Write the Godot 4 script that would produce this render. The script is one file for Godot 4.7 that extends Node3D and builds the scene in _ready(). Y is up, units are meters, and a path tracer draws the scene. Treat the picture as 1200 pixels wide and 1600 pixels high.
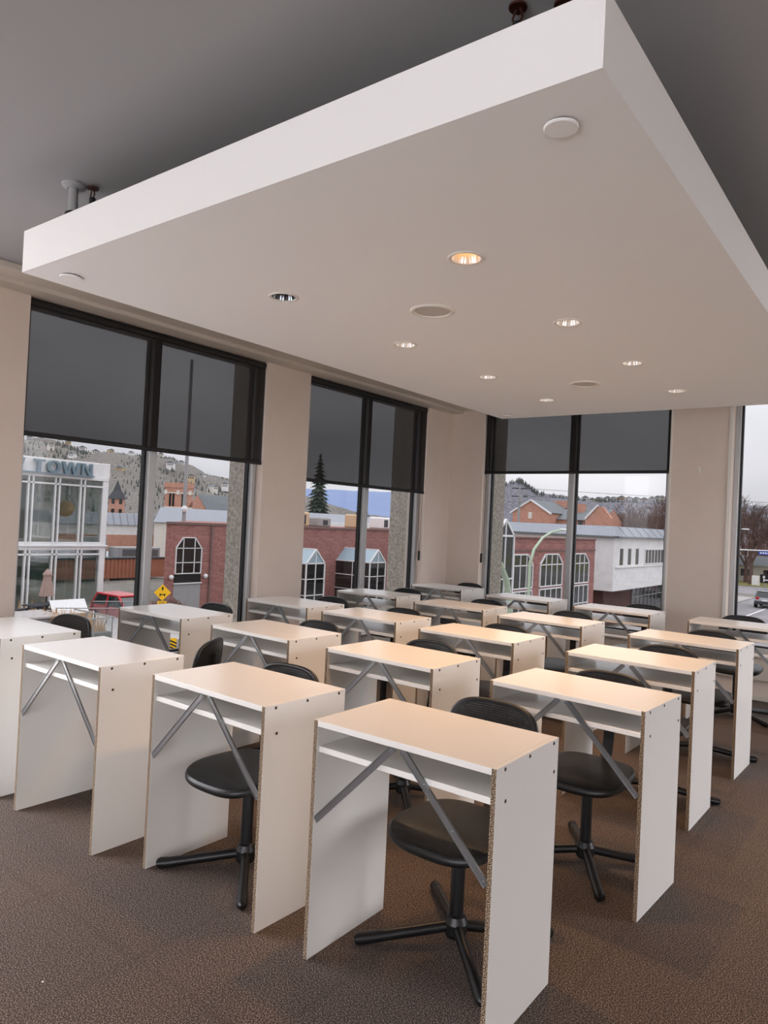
extends Node3D
# A classroom of white desks under a suspended ceiling panel; town seen through tall windows.

var rng := RandomNumberGenerator.new()
var M := {}
var used := {}

# ---------------------------------------------------------------- helpers: naming
func numbered(n: String) -> String:
	if not used.has(n):
		used[n] = 0
		return n
	used[n] += 1
	return "%s_%03d" % [n, used[n]]

func thing(called: String, label: String, category: String, at := Vector3.ZERO, turn := 0.0, group := "") -> Node3D:
	var o := Node3D.new()
	o.name = numbered(called)
	add_child(o)
	o.position = at
	o.rotation.y = turn
	tag(o, label, category, group)
	return o

func tag(o: Node3D, label: String, category: String, group := "") -> Node3D:
	o.set_meta("label", label)
	o.set_meta("category", category)
	if group != "":
		o.set_meta("group", group)
	return o

func obj(called: String, st: SurfaceTool, m: Material, parent: Node3D = null) -> MeshInstance3D:
	var o := MeshInstance3D.new()
	o.mesh = st.commit()
	o.material_override = null
	o.mesh.surface_set_material(0, m)
	if parent == null:
		o.name = numbered(called)
		add_child(o)
	else:
		o.name = called
		parent.add_child(o, true)
	return o

func put(called: String, mesh: Mesh, parent: Node3D, at := Vector3.ZERO) -> MeshInstance3D:
	var o := MeshInstance3D.new()
	o.mesh = mesh
	o.position = at
	o.name = called
	parent.add_child(o, true)
	return o

func struct(called: String, st: SurfaceTool, m: Material, label := "") -> MeshInstance3D:
	var o := MeshInstance3D.new()
	o.mesh = st.commit()
	o.mesh.surface_set_material(0, m)
	o.name = called
	add_child(o, true)
	o.set_meta("kind", "structure")
	if label != "":
		o.set_meta("label", label)
	return o

func struct_root(called: String, label: String) -> Node3D:
	var o := Node3D.new()
	o.name = called
	add_child(o, true)
	o.set_meta("kind", "structure")
	o.set_meta("label", label)
	return o

func dup(root: Node3D, at: Vector3, turn: float, label: String) -> Node3D:
	var base := str(root.name).rstrip("0123456789").rstrip("_")
	var r: Node3D = root.duplicate()
	r.name = numbered(base)
	add_child(r)
	r.position = at
	r.rotation.y = turn
	r.set_meta("label", label)
	return r

# ---------------------------------------------------------------- helpers: shapes
func mb() -> SurfaceTool:
	var s := SurfaceTool.new()
	s.begin(Mesh.PRIMITIVE_TRIANGLES)
	return s

func tri(s: SurfaceTool, a: Vector3, b: Vector3, c: Vector3, na: Vector3, nb: Vector3, nc: Vector3) -> void:
	if (b - a).cross(c - a).dot(na + nb + nc) > 0.0:
		s.set_normal(na); s.add_vertex(a)
		s.set_normal(nc); s.add_vertex(c)
		s.set_normal(nb); s.add_vertex(b)
	else:
		s.set_normal(na); s.add_vertex(a)
		s.set_normal(nb); s.add_vertex(b)
		s.set_normal(nc); s.add_vertex(c)

func face(s: SurfaceTool, pts: Array, hint: Vector3) -> void:
	var n: Vector3 = (pts[1] - pts[0]).cross(pts[2] - pts[0]).normalized()
	if n.dot(hint) < 0.0:
		n = -n
	for i in range(1, pts.size() - 1):
		tri(s, pts[0], pts[i], pts[i + 1], n, n, n)

# box between two corners, edges chamfered by r, placed by t
func bx(s: SurfaceTool, a: Vector3, b: Vector3, r := 0.0, t := Transform3D.IDENTITY) -> void:
	var c := (a + b) * 0.5
	var h := (b - a).abs() * 0.5
	r = minf(r, minf(h.x, minf(h.y, h.z)) * 0.9)
	for i in 3:
		var j := (i + 1) % 3
		var k := (i + 2) % 3
		for si in [-1.0, 1.0]:
			var p := []
			for q in [[-1.0, -1.0], [1.0, -1.0], [1.0, 1.0], [-1.0, 1.0]]:
				var v := Vector3.ZERO
				v[i] = si * h[i]
				v[j] = q[0] * (h[j] - r)
				v[k] = q[1] * (h[k] - r)
				p.append(t * (c + v))
			var n := Vector3.ZERO
			n[i] = si
			face(s, p, t.basis * n)
			if r > 0.0:
				for sj in [-1.0, 1.0]:
					var e := []
					for q in [[0, -1.0], [0, 1.0], [1, 1.0], [1, -1.0]]:
						var v := Vector3.ZERO
						v[i] = si * (h[i] - (r if q[0] == 1 else 0.0))
						v[j] = sj * (h[j] - (0.0 if q[0] == 1 else r))
						v[k] = q[1] * (h[k] - r)
						e.append(t * (c + v))
					var n2 := Vector3.ZERO
					n2[i] = si
					n2[j] = sj
					face(s, e, t.basis * n2)
	if r > 0.0:
		for sx in [-1.0, 1.0]:
			for sy in [-1.0, 1.0]:
				for sz in [-1.0, 1.0]:
					var g := Vector3(sx, sy, sz)
					face(s, [t * (c + g * (h - Vector3(0, r, r))), t * (c + g * (h - Vector3(r, 0, r))), t * (c + g * (h - Vector3(r, r, 0)))], t.basis * g)

func box(a: Vector3, b: Vector3, r := 0.0) -> SurfaceTool:
	var s := mb()
	bx(s, a, b, r)
	return s

# straight bar of w (sideways) by th (along up) from p to q
func bar(s: SurfaceTool, p: Vector3, q: Vector3, w: float, th: float, up := Vector3.UP, r := 0.0) -> void:
	var d := (q - p).normalized()
	if absf(d.dot(up)) > 0.98:
		up = Vector3.RIGHT if absf(d.x) < 0.9 else Vector3.BACK
	var x := up.cross(d).normalized()
	var y := d.cross(x).normalized()
	var L := (q - p).length()
	bx(s, Vector3(-w / 2, -th / 2, 0), Vector3(w / 2, th / 2, L), r, Transform3D(Basis(x, y, d), p))

func tube(s: SurfaceTool, pts: Array, radii: Array, seg := 8, caps := true) -> void:
	var n := pts.size()
	var rings := []
	var x := Vector3.ZERO
	for i in n:
		var d: Vector3 = (pts[mini(i + 1, n - 1)] - pts[maxi(i - 1, 0)]).normalized()
		if i == 0:
			x = d.cross(Vector3.UP if absf(d.y) < 0.9 else Vector3.RIGHT).normalized()
		else:
			x = (x - d * x.dot(d)).normalized()
		var y := d.cross(x)
		var ring := []
		for k in seg:
			var a := TAU * k / seg
			ring.append(x * cos(a) + y * sin(a))
		rings.append(ring)
	for i in n - 1:
		for k in seg:
			var k2 := (k + 1) % seg
			var n0: Vector3 = rings[i][k]
			var n1: Vector3 = rings[i][k2]
			var n2: Vector3 = rings[i + 1][k2]
			var n3: Vector3 = rings[i + 1][k]
			var r0: float = radii[mini(i, radii.size() - 1)]
			var r1: float = radii[mini(i + 1, radii.size() - 1)]
			var a: Vector3 = pts[i] + n0 * r0
			var b: Vector3 = pts[i] + n1 * r0
			var c: Vector3 = pts[i + 1] + n2 * r1
			var e: Vector3 = pts[i + 1] + n3 * r1
			tri(s, a, b, c, n0, n1, n2)
			tri(s, a, c, e, n0, n2, n3)
	if caps:
		for end in [0, n - 1]:
			var d: Vector3 = (pts[0] - pts[1]).normalized() if end == 0 else (pts[n - 1] - pts[n - 2]).normalized()
			var rr: float = radii[mini(end, radii.size() - 1)]
			var poly := []
			for k in seg:
				poly.append(pts[end] + rings[end][k] * rr)
			face(s, poly, d)

# profile of Vector2(radius, height) turned about the y axis at c
func lathe(s: SurfaceTool, prof: Array, seg := 24, c := Vector3.ZERO, t := Transform3D.IDENTITY) -> void:
	for i in prof.size() - 1:
		var p: Vector2 = prof[i]
		var q: Vector2 = prof[i + 1]
		var nn := Vector2(q.y - p.y, p.x - q.x).normalized()
		for k in seg:
			var a0 := TAU * k / seg
			var a1 := TAU * (k + 1) / seg
			var u0 := Vector3(cos(a0), 0, sin(a0))
			var u1 := Vector3(cos(a1), 0, sin(a1))
			var n0 := t.basis * (u0 * nn.x + Vector3.UP * nn.y)
			var n1 := t.basis * (u1 * nn.x + Vector3.UP * nn.y)
			var P0 := t * (c + u0 * p.x + Vector3.UP * p.y)
			var P1 := t * (c + u1 * p.x + Vector3.UP * p.y)
			var Q0 := t * (c + u0 * q.x + Vector3.UP * q.y)
			var Q1 := t * (c + u1 * q.x + Vector3.UP * q.y)
			if p.x > 1e-5:
				tri(s, P0, P1, Q1, n0, n1, n1)
			if q.x > 1e-5:
				tri(s, P0, Q1, Q0, n0, n1, n0)

# polygon in its own xy plane pushed along +z by depth
func prism(s: SurfaceTool, poly: PackedVector2Array, depth: float, t := Transform3D.IDENTITY) -> void:
	var idx := Geometry2D.triangulate_polygon(poly)
	var nz := t.basis.z.normalized()
	for i in range(0, idx.size(), 3):
		var a := poly[idx[i]]
		var b := poly[idx[i + 1]]
		var c := poly[idx[i + 2]]
		tri(s, t * Vector3(a.x, a.y, 0), t * Vector3(b.x, b.y, 0), t * Vector3(c.x, c.y, 0), -nz, -nz, -nz)
		tri(s, t * Vector3(a.x, a.y, depth), t * Vector3(b.x, b.y, depth), t * Vector3(c.x, c.y, depth), nz, nz, nz)
	var area := 0.0
	for i in poly.size():
		area += poly[i].cross(poly[(i + 1) % poly.size()])
	var sg := signf(area)
	for i in poly.size():
		var a := poly[i]
		var b := poly[(i + 1) % poly.size()]
		var n := t.basis * Vector3((b - a).y, -(b - a).x, 0) * sg
		face(s, [t * Vector3(a.x, a.y, 0), t * Vector3(b.x, b.y, 0), t * Vector3(b.x, b.y, depth), t * Vector3(a.x, a.y, depth)], n)

# closed rings (each an Array of points) joined and shaded smoothly; inside is a point within
func rings(s: SurfaceTool, R: Array, inside: Vector3) -> void:
	var n := R.size()
	var m: int = R[0].size()
	var N := []
	for i in n:
		var row := []
		for k in m:
			var du: Vector3 = R[mini(i + 1, n - 1)][k] - R[maxi(i - 1, 0)][k]
			var dv: Vector3 = R[i][(k + 1) % m] - R[i][(k + m - 1) % m]
			if dv.length() < 1e-6:
				var j := 1 if i == 0 else n - 2
				dv = R[j][(k + 1) % m] - R[j][(k + m - 1) % m]
			row.append(du.cross(dv).normalized())
		N.append(row)
	var mid := n / 2
	var vote := 0.0
	for k in m:
		vote += (R[mid][k] - inside).dot(N[mid][k])
	var sg := 1.0 if vote > 0.0 else -1.0
	for i in n - 1:
		for k in m:
			var k2 := (k + 1) % m
			var a: Vector3 = R[i][k]
			var b: Vector3 = R[i][k2]
			var c: Vector3 = R[i + 1][k2]
			var d: Vector3 = R[i + 1][k]
			if a.distance_squared_to(b) > 1e-12:
				tri(s, a, b, c, N[i][k] * sg, N[i][k2] * sg, N[i + 1][k2] * sg)
			if c.distance_squared_to(d) > 1e-12:
				tri(s, a, c, d, N[i][k] * sg, N[i + 1][k2] * sg, N[i + 1][k] * sg)

# open grid of points, smooth
func sheet(s: SurfaceTool, G: Array, hint: Vector3) -> void:
	var n := G.size()
	var m: int = G[0].size()
	var N := []
	for i in n:
		var row := []
		for k in m:
			var du: Vector3 = G[mini(i + 1, n - 1)][k] - G[maxi(i - 1, 0)][k]
			var dv: Vector3 = G[i][mini(k + 1, m - 1)] - G[i][maxi(k - 1, 0)]
			var v := du.cross(dv).normalized()
			row.append(v if v.dot(hint) > 0 else -v)
		N.append(row)
	for i in n - 1:
		for k in m - 1:
			tri(s, G[i][k], G[i][k + 1], G[i + 1][k + 1], N[i][k], N[i][k + 1], N[i + 1][k + 1])
			tri(s, G[i][k], G[i + 1][k + 1], G[i + 1][k], N[i][k], N[i + 1][k + 1], N[i + 1][k])

# ---------------------------------------------------------------- helpers: materials
func mat(c: Color, rough := 0.6, metal := 0.0) -> StandardMaterial3D:
	var m := StandardMaterial3D.new()
	m.albedo_color = c
	m.roughness = rough
	m.metallic = metal
	return m

func noise_tex(freq: float, ramp: Array, octaves := 3, size := 256, kind := FastNoiseLite.TYPE_SIMPLEX_SMOOTH, sd := 1) -> NoiseTexture2D:
	var n := FastNoiseLite.new()
	n.noise_type = kind
	n.frequency = freq
	n.fractal_octaves = octaves
	n.seed = sd
	var t := NoiseTexture2D.new()
	t.width = size
	t.height = size
	t.seamless = true
	t.noise = n
	var g := Gradient.new()
	var off := PackedFloat32Array()
	var col := PackedColorArray()
	for r in ramp:
		off.append(r[0])
		col.append(r[1])
	g.offsets = off
	g.colors = col
	t.color_ramp = g
	return t

func noisy(freq: float, ramp: Array, metres: float, rough := 0.8, octaves := 3, size := 256, world := true, sd := 1) -> StandardMaterial3D:
	var m := mat(Color.WHITE, rough)
	m.albedo_texture = noise_tex(freq, ramp, octaves, size, FastNoiseLite.TYPE_SIMPLEX_SMOOTH, sd)
	m.uv1_triplanar = true
	m.uv1_world_triplanar = world
	m.uv1_scale = Vector3.ONE / metres
	return m

func brick_mat(a: Color, b: Color, mortar: Color, tile_w: float, courses: int) -> StandardMaterial3D:
	var im := Image.create(256, 256, false, Image.FORMAT_RGB8)
	im.fill(mortar)
	var ch := 256 / courses
	var per := courses / 2
	var bw := 256 / per
	for r in courses:
		for c in per + 1:
			var k := rng.randf()
			var x := c * bw - (bw / 2 if r % 2 == 1 else 0)
			var col := a.lerp(b, k)
			im.fill_rect(Rect2i(maxi(x, 0) + 1, r * ch + 1, mini(bw - 2, 255 - maxi(x, 0)), ch - 2), col)
	var m := mat(Color.WHITE, 0.9)
	m.albedo_texture = ImageTexture.create_from_image(im)
	m.uv1_triplanar = true
	m.uv1_world_triplanar = true
	m.uv1_scale = Vector3.ONE / tile_w
	return m

func pane(alpha: float, c := Color(0.01, 0.012, 0.013)) -> StandardMaterial3D:
	var m := mat(Color(c.r, c.g, c.b, alpha), 0.03)
	m.metallic_specular = 0.3
	m.transparency = BaseMaterial3D.TRANSPARENCY_ALPHA
	return m

func sky_image() -> Image:
	# overcast: soft cloud banks, a little brighter overhead, faintly lavender
	var n := FastNoiseLite.new()
	n.noise_type = FastNoiseLite.TYPE_SIMPLEX_SMOOTH
	n.frequency = 1.5
	n.fractal_octaves = 5
	n.seed = 11
	var im := Image.create(512, 256, false, Image.FORMAT_RGBF)
	for y in 256:
		var el := (0.5 - (y + 0.5) / 256.0) * PI
		for x in 512:
			var az := (x + 0.5) / 512.0 * TAU
			var d := Vector3(cos(el) * cos(az), maxf(sin(el), 0.0) * 3.2, cos(el) * sin(az))
			var v := n.get_noise_3dv(d * 1.2)
			var k := 0.94 + 0.50 * v + 1.8 * maxf(sin(el), 0.0)
			var t := clampf(0.5 + v, 0.0, 1.0)
			im.set_pixel(x, y, Color(k * (0.945 + 0.03 * t), k * (0.95 + 0.02 * t), k * (1.035 - 0.02 * t)))
	return im

func materials() -> void:
	M.wall = noisy(0.02, [[0.0, Color(0.845, 0.785, 0.735)], [1.0, Color(0.86, 0.80, 0.75)]], 2.0, 0.75)
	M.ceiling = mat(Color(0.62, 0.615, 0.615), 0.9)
	M.canopy = mat(Color(0.93, 0.925, 0.92), 0.75)
	M.trim = mat(Color(0.80, 0.765, 0.72), 0.6)
	M.baseboard = mat(Color(0.82, 0.79, 0.75), 0.6)
	M.carpet = noisy(0.09, [[0.26, Color(0.12, 0.095, 0.08)], [0.44, Color(0.25, 0.208, 0.183)], [0.56, Color(0.33, 0.277, 0.245)], [0.68, Color(0.54, 0.47, 0.42)]], 0.62, 0.97, 3, 1024)
	M.laminate = mat(Color(0.905, 0.895, 0.875), 0.24)
	M.chip = noisy(0.085, [[0.30, Color(0.14, 0.10, 0.075)], [0.42, Color(0.37, 0.295, 0.23)], [0.54, Color(0.52, 0.435, 0.345)], [0.70, Color(0.72, 0.635, 0.53)]], 0.11, 0.9, 3, 256, false)
	M.steel = mat(Color(0.62, 0.63, 0.64), 0.32, 0.9)
	M.screw = mat(Color(0.30, 0.28, 0.26), 0.4, 0.8)
	M.plastic = mat(Color(0.05, 0.05, 0.053), 0.40)
	M.black_metal = mat(Color(0.06, 0.06, 0.065), 0.38)
	M.perf = mat(Color(0.062, 0.060, 0.060), 0.36)
	var im := Image.create(128, 128, false, Image.FORMAT_RGB8)
	var bump := Image.create(128, 128, false, Image.FORMAT_RGBA8)
	for y in 128:
		for x in 128:
			var ry := y / 16
			var cx := fposmod(x + (8.0 if ry % 2 == 1 else 0.0), 16.0) - 8.0
			var cy := fposmod(y, 16.0) - 8.0
			var r := sqrt(cx * cx + cy * cy)
			var v := clampf((r - 3.2) / 2.0, 0.0, 1.0)
			im.set_pixel(x, y, Color(0.08 + 0.92 * v, 0.08 + 0.92 * v, 0.08 + 0.92 * v))
			bump.set_pixel(x, y, Color(v, v, v, 1))
	bump.bump_map_to_normal_map(4.0)
	M.perf.albedo_texture = ImageTexture.create_from_image(im)
	M.perf.normal_enabled = true
	M.perf.normal_texture = ImageTexture.create_from_image(bump)
	M.perf.uv1_triplanar = true
	M.perf.uv1_scale = Vector3.ONE / 0.076
	M.alu = mat(Color(0.70, 0.70, 0.70), 0.4, 0.35)
	M.gasket = mat(Color(0.02, 0.02, 0.022), 0.5)
	M.glass = pane(0.882)
	M.fabric = mat(Color(0.13, 0.12, 0.122, 0.70), 0.9)
	M.fabric.transparency = BaseMaterial3D.TRANSPARENCY_ALPHA
	M.hem = mat(Color(0.06, 0.052, 0.052), 0.6)
	M.cord = mat(Color(0.35, 0.31, 0.28), 0.6)
	M.white_trim = mat(Color(0.86, 0.84, 0.81), 0.45)
	M.grille = noisy(0.3, [[0.3, Color(0.72, 0.69, 0.66)], [0.7, Color(0.82, 0.79, 0.76)]], 0.05, 0.7, 2, 128)
	M.chrome = mat(Color(0.88, 0.88, 0.88), 0.30, 0.75)
	M.chrome_unlit = mat(Color(0.42, 0.43, 0.44), 0.18, 0.95)  # same reflector without lamplight, the dimness put into its colour
	M.brass = mat(Color(0.25, 0.13, 0.09), 0.4, 0.5)
	M.dark = mat(Color(0.05, 0.05, 0.055), 0.6)
	M.lamp_on = mat(Color(1, 0.9, 0.75), 0.5)
	M.lamp_on.emission_enabled = true
	M.lamp_on.emission = Color(1.0, 0.70, 0.36)
	M.lamp_on.emission_energy_multiplier = 9.0
	M.lamp_white = mat(Color(1, 0.93, 0.85), 0.5)
	M.lamp_white.emission_enabled = true
	M.lamp_white.emission = Color(1.0, 0.84, 0.66)
	M.lamp_white.emission_energy_multiplier = 4.0
	M.lamp_off = mat(Color(0.5, 0.5, 0.5), 0.3)
	# outdoors
	M.concrete = noisy(0.03, [[0.2, Color(0.60, 0.57, 0.525)], [0.8, Color(0.78, 0.75, 0.70)]], 0.9, 0.9, 5, 512)
	M.brick = brick_mat(Color(0.52, 0.33, 0.31), Color(0.64, 0.43, 0.40), Color(0.64, 0.52, 0.49), 1.76, 16)
	M.orange_brick = brick_mat(Color(0.68, 0.47, 0.39), Color(0.79, 0.58, 0.49), Color(0.78, 0.67, 0.61), 1.76, 16)
	M.coping = mat(Color(0.46, 0.36, 0.34), 0.8)
	M.white_paint = noisy(0.02, [[0.0, Color(0.86, 0.855, 0.85)], [1.0, Color(0.92, 0.915, 0.91)]], 4.0, 0.8)
	M.cream = mat(Color(0.86, 0.84, 0.80), 0.8)
	M.metal_roof = noisy(0.05, [[0.0, Color(0.50, 0.52, 0.55)], [1.0, Color(0.60, 0.62, 0.65)]], 3.0, 0.6)
	M.flat_roof = noisy(0.04, [[0.0, Color(0.60, 0.61, 0.63)], [1.0, Color(0.76, 0.77, 0.79)]], 5.0, 0.9)
	M.slate = noisy(0.06, [[0.0, Color(0.38, 0.40, 0.41)], [1.0, Color(0.52, 0.54, 0.55)]], 2.0, 0.85)
	M.rust = mat(Color(0.66, 0.43, 0.34), 0.7)
	M.frame_white = mat(Color(0.88, 0.88, 0.88), 0.5)
	M.dark_glass = mat(Color(0.10, 0.12, 0.12), 0.08)
	M.dark_glass.metallic_specular = 0.7
	M.green_glass = pane(0.42, Color(0.20, 0.30, 0.27))
	M.pale_glass = mat(Color(0.60, 0.68, 0.72), 0.15)
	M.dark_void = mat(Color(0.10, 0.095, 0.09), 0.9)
	M.letter = mat(Color(0.45, 0.53, 0.57), 0.4, 0.2)
	M.asphalt = noisy(0.02, [[0.0, Color(0.50, 0.49, 0.50)], [1.0, Color(0.60, 0.585, 0.59)]], 12.0, 0.9)
	M.lane = mat(Color(0.93, 0.93, 0.93), 0.8)
	M.earth = noisy(0.03, [[0.0, Color(0.43, 0.42, 0.40)], [1.0, Color(0.53, 0.52, 0.48)]], 30.0, 0.95)
	M.grass = noisy(0.05, [[0.0, Color(0.42, 0.43, 0.22)], [1.0, Color(0.58, 0.54, 0.32)]], 6.0, 0.95)
	M.paving = noisy(0.04, [[0.0, Color(0.62, 0.60, 0.59)], [1.0, Color(0.72, 0.70, 0.69)]], 4.0, 0.9)
	M.dry_grass = mat(Color(0.80, 0.64, 0.42), 0.95)
	M.bark = mat(Color(0.42, 0.33, 0.30), 0.95)
	M.bark_grey = mat(Color(0.43, 0.37, 0.335), 0.95)
	M.twig = mat(Color(0.58, 0.47, 0.445), 0.95)
	M.conifer = noisy(0.08, [[0.1, Color(0.10, 0.14, 0.10)], [0.9, Color(0.26, 0.33, 0.24)]], 2.5, 0.95)
	M.hazed_tree = mat(Color(0.33, 0.35, 0.33), 0.95)  # conifer green greyed and lightened to stand in for haze
	M.hill = noisy(0.03, [[0.28, Color(0.30, 0.30, 0.295)], [0.42, Color(0.43, 0.41, 0.39)], [0.52, Color(0.58, 0.54, 0.49)], [0.60, Color(0.42, 0.41, 0.385)], [0.72, Color(0.33, 0.34, 0.335)]], 90.0, 0.95, 6, 1024)
	M.far_hill = noisy(0.03, [[0.28, Color(0.28, 0.29, 0.33)], [0.5, Color(0.39, 0.39, 0.43)], [0.72, Color(0.52, 0.50, 0.51)]], 140.0, 0.95, 6, 1024)
	M.haze_blue_hill = mat(Color(0.47, 0.54, 0.68), 0.95)  # distance haze put into the ridge colour as blue
	M.pole_grey = mat(Color(0.60, 0.60, 0.60), 0.7)
	M.pole_green = mat(Color(0.68, 0.735, 0.645), 0.6)
	M.sign_yellow = mat(Color(0.98, 0.76, 0.05), 0.5)
	M.sign_black = mat(Color(0.03, 0.03, 0.03), 0.6)
	M.sign_white = mat(Color(0.95, 0.95, 0.95), 0.6)
	M.sign_blue = mat(Color(0.12, 0.30, 0.72), 0.5)
	M.car_red = mat(Color(0.75, 0.10, 0.14), 0.25)
	M.car_silver = mat(Color(0.62, 0.63, 0.65), 0.25, 0.5)
	M.tyre = mat(Color(0.04, 0.04, 0.04), 0.9)
	M.tail = mat(Color(0.75, 0.06, 0.06), 0.3)
	M.umbrella_cloth = mat(Color(0.66, 0.56, 0.52), 0.9)
	M.charcoal = mat(Color(0.20, 0.21, 0.23), 0.6)
	M.hvac = mat(Color(0.60, 0.60, 0.60), 0.6)
	M.tan = mat(Color(0.78, 0.68, 0.54), 0.7)

# ---------------------------------------------------------------- the room
const LX := -4.87      # face of the wall with windows 1 and 2
const BZ := -7.78      # face of the wall with windows 3 and 4
const RX := 3.6
const FZ := 4.4
const SILL := 0.44      # back windows
const SILL_L := 0.335  # left windows
const HEAD := 2.97
const CEIL := 3.04
const TH := 0.26

func wall_along(called: String, axis: String, face_at: float, out: float, from: float, to: float, holes: Array) -> void:
	# one wall with openings; holes are [start, end, sill, head], sorted
	var s := mb()
	var lo := minf(face_at, face_at + out)
	var hi := maxf(face_at, face_at + out)
	var put_piece := func(a: float, b: float, y0: float, y1: float) -> void:
		if b - a < 0.001 or y1 - y0 < 0.001:
			return
		if axis == "z":
			bx(s, Vector3(lo, y0, a), Vector3(hi, y1, b))
		else:
			bx(s, Vector3(a, y0, lo), Vector3(b, y1, hi))
	var cur := from
	for h in holes:
		put_piece.call(cur, h[0], 0.0, CEIL)
		put_piece.call(h[0], h[1], 0.0, h[2])
		put_piece.call(h[0], h[1], h[3], CEIL)
		cur = h[1]
	put_piece.call(cur, to, 0.0, CEIL)
	struct(called, s, M.wall)

func window(n: int, axis: String, a: float, b: float, mullion: float, plane: float, inward: float, label: String) -> void:
	# frame members, glass panes and black gaskets; plane is the glass, inward points into the room
	var sill := SILL_L if axis == "z" else SILL
	var root := struct_root("window_%d" % n, label)
	var P := func(u: float, y: float, w: float) -> Vector3:
		return Vector3(plane + w * inward, y, u) if axis == "z" else Vector3(u, y, plane + w * inward)
	var uprights := [[a, a + 0.05], [b - 0.05, b]]
	if not is_nan(mullion):
		uprights.append([mullion - 0.035, mullion + 0.035])
	for u in uprights:
		obj("frame_upright", box(P.call(u[0], sill, -0.03), P.call(u[1], HEAD, 0.075), 0.004), M.alu, root)
	for y in [[sill, sill + 0.05], [HEAD - 0.05, HEAD]]:
		obj("frame_rail", box(P.call(a, y[0], -0.03), P.call(b, y[1], 0.075), 0.004), M.alu, root)
	var edges := [[a + 0.05, b - 0.05]]
	if not is_nan(mullion):
		edges = [[a + 0.05, mullion - 0.035], [mullion + 0.035, b - 0.05]]
	for e in edges:
		var g := mb()
		bx(g, P.call(e[0], sill + 0.05, -0.012), P.call(e[0] + 0.018, HEAD - 0.05, 0.03))
		bx(g, P.call(e[1] - 0.018, sill + 0.05, -0.012), P.call(e[1], HEAD - 0.05, 0.03))
		bx(g, P.call(e[0], sill + 0.05, -0.012), P.call(e[1], sill + 0.066, 0.03))
		obj("gasket", g, M.gasket, root)
		var q := mb()
		face(q, [P.call(e[0], sill + 0.05, 0.0), P.call(e[1], sill + 0.05, 0.0), P.call(e[1], HEAD - 0.05, 0.0), P.call(e[0], HEAD - 0.05, 0.0)], P.call(0.0, 0.0, 1.0) - P.call(0.0, 0.0, 0.0))
		obj("glass_pane", q, M.glass, root)

func blind(label: String, axis: String, a: float, b: float, bottom: float, plane: float, inward: float, cord_at: float) -> void:
	var at := Vector3(plane, bottom, (a + b) / 2) if axis == "z" else Vector3((a + b) / 2, bottom, plane)
	var t := thing("roller_blind", label, "blind", at, 0.0, "charcoal roller blinds over the windows")
	var P := func(u: float, y: float, w: float) -> Vector3:
		return (Vector3(plane + w * inward, y, u) if axis == "z" else Vector3(u, y, plane + w * inward)) - at
	obj("fabric", box(P.call(a, bottom + 0.03, -0.0006), P.call(b, HEAD - 0.03, 0.0006)), M.fabric, t)
	obj("hem_bar", box(P.call(a - 0.004, bottom, -0.009), P.call(b + 0.004, bottom + 0.034, 0.009), 0.006), M.hem, t)
	var r := mb()
	tube(r, [P.call(a, HEAD - 0.035, -0.02), P.call(b, HEAD - 0.035, -0.02)], [0.03], 14)
	obj("roller", r, M.hem, t)
	if not is_nan(cord_at):
		var c := mb()
		for k in [0.0, 0.035]:
			tube(c, [P.call(cord_at, HEAD - 0.04, -0.02 - k), P.call(cord_at, 1.35, -0.02 - k), P.call(cord_at, 1.22, -0.03)], [0.0022], 5)
		var cc := obj("pull_cord", c, M.cord, t)
		obj("cord_weight", box(P.call(cord_at - 0.009, 1.11, -0.042), P.call(cord_at + 0.009, 1.225, -0.018), 0.004), M.dark, cc)

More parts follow.
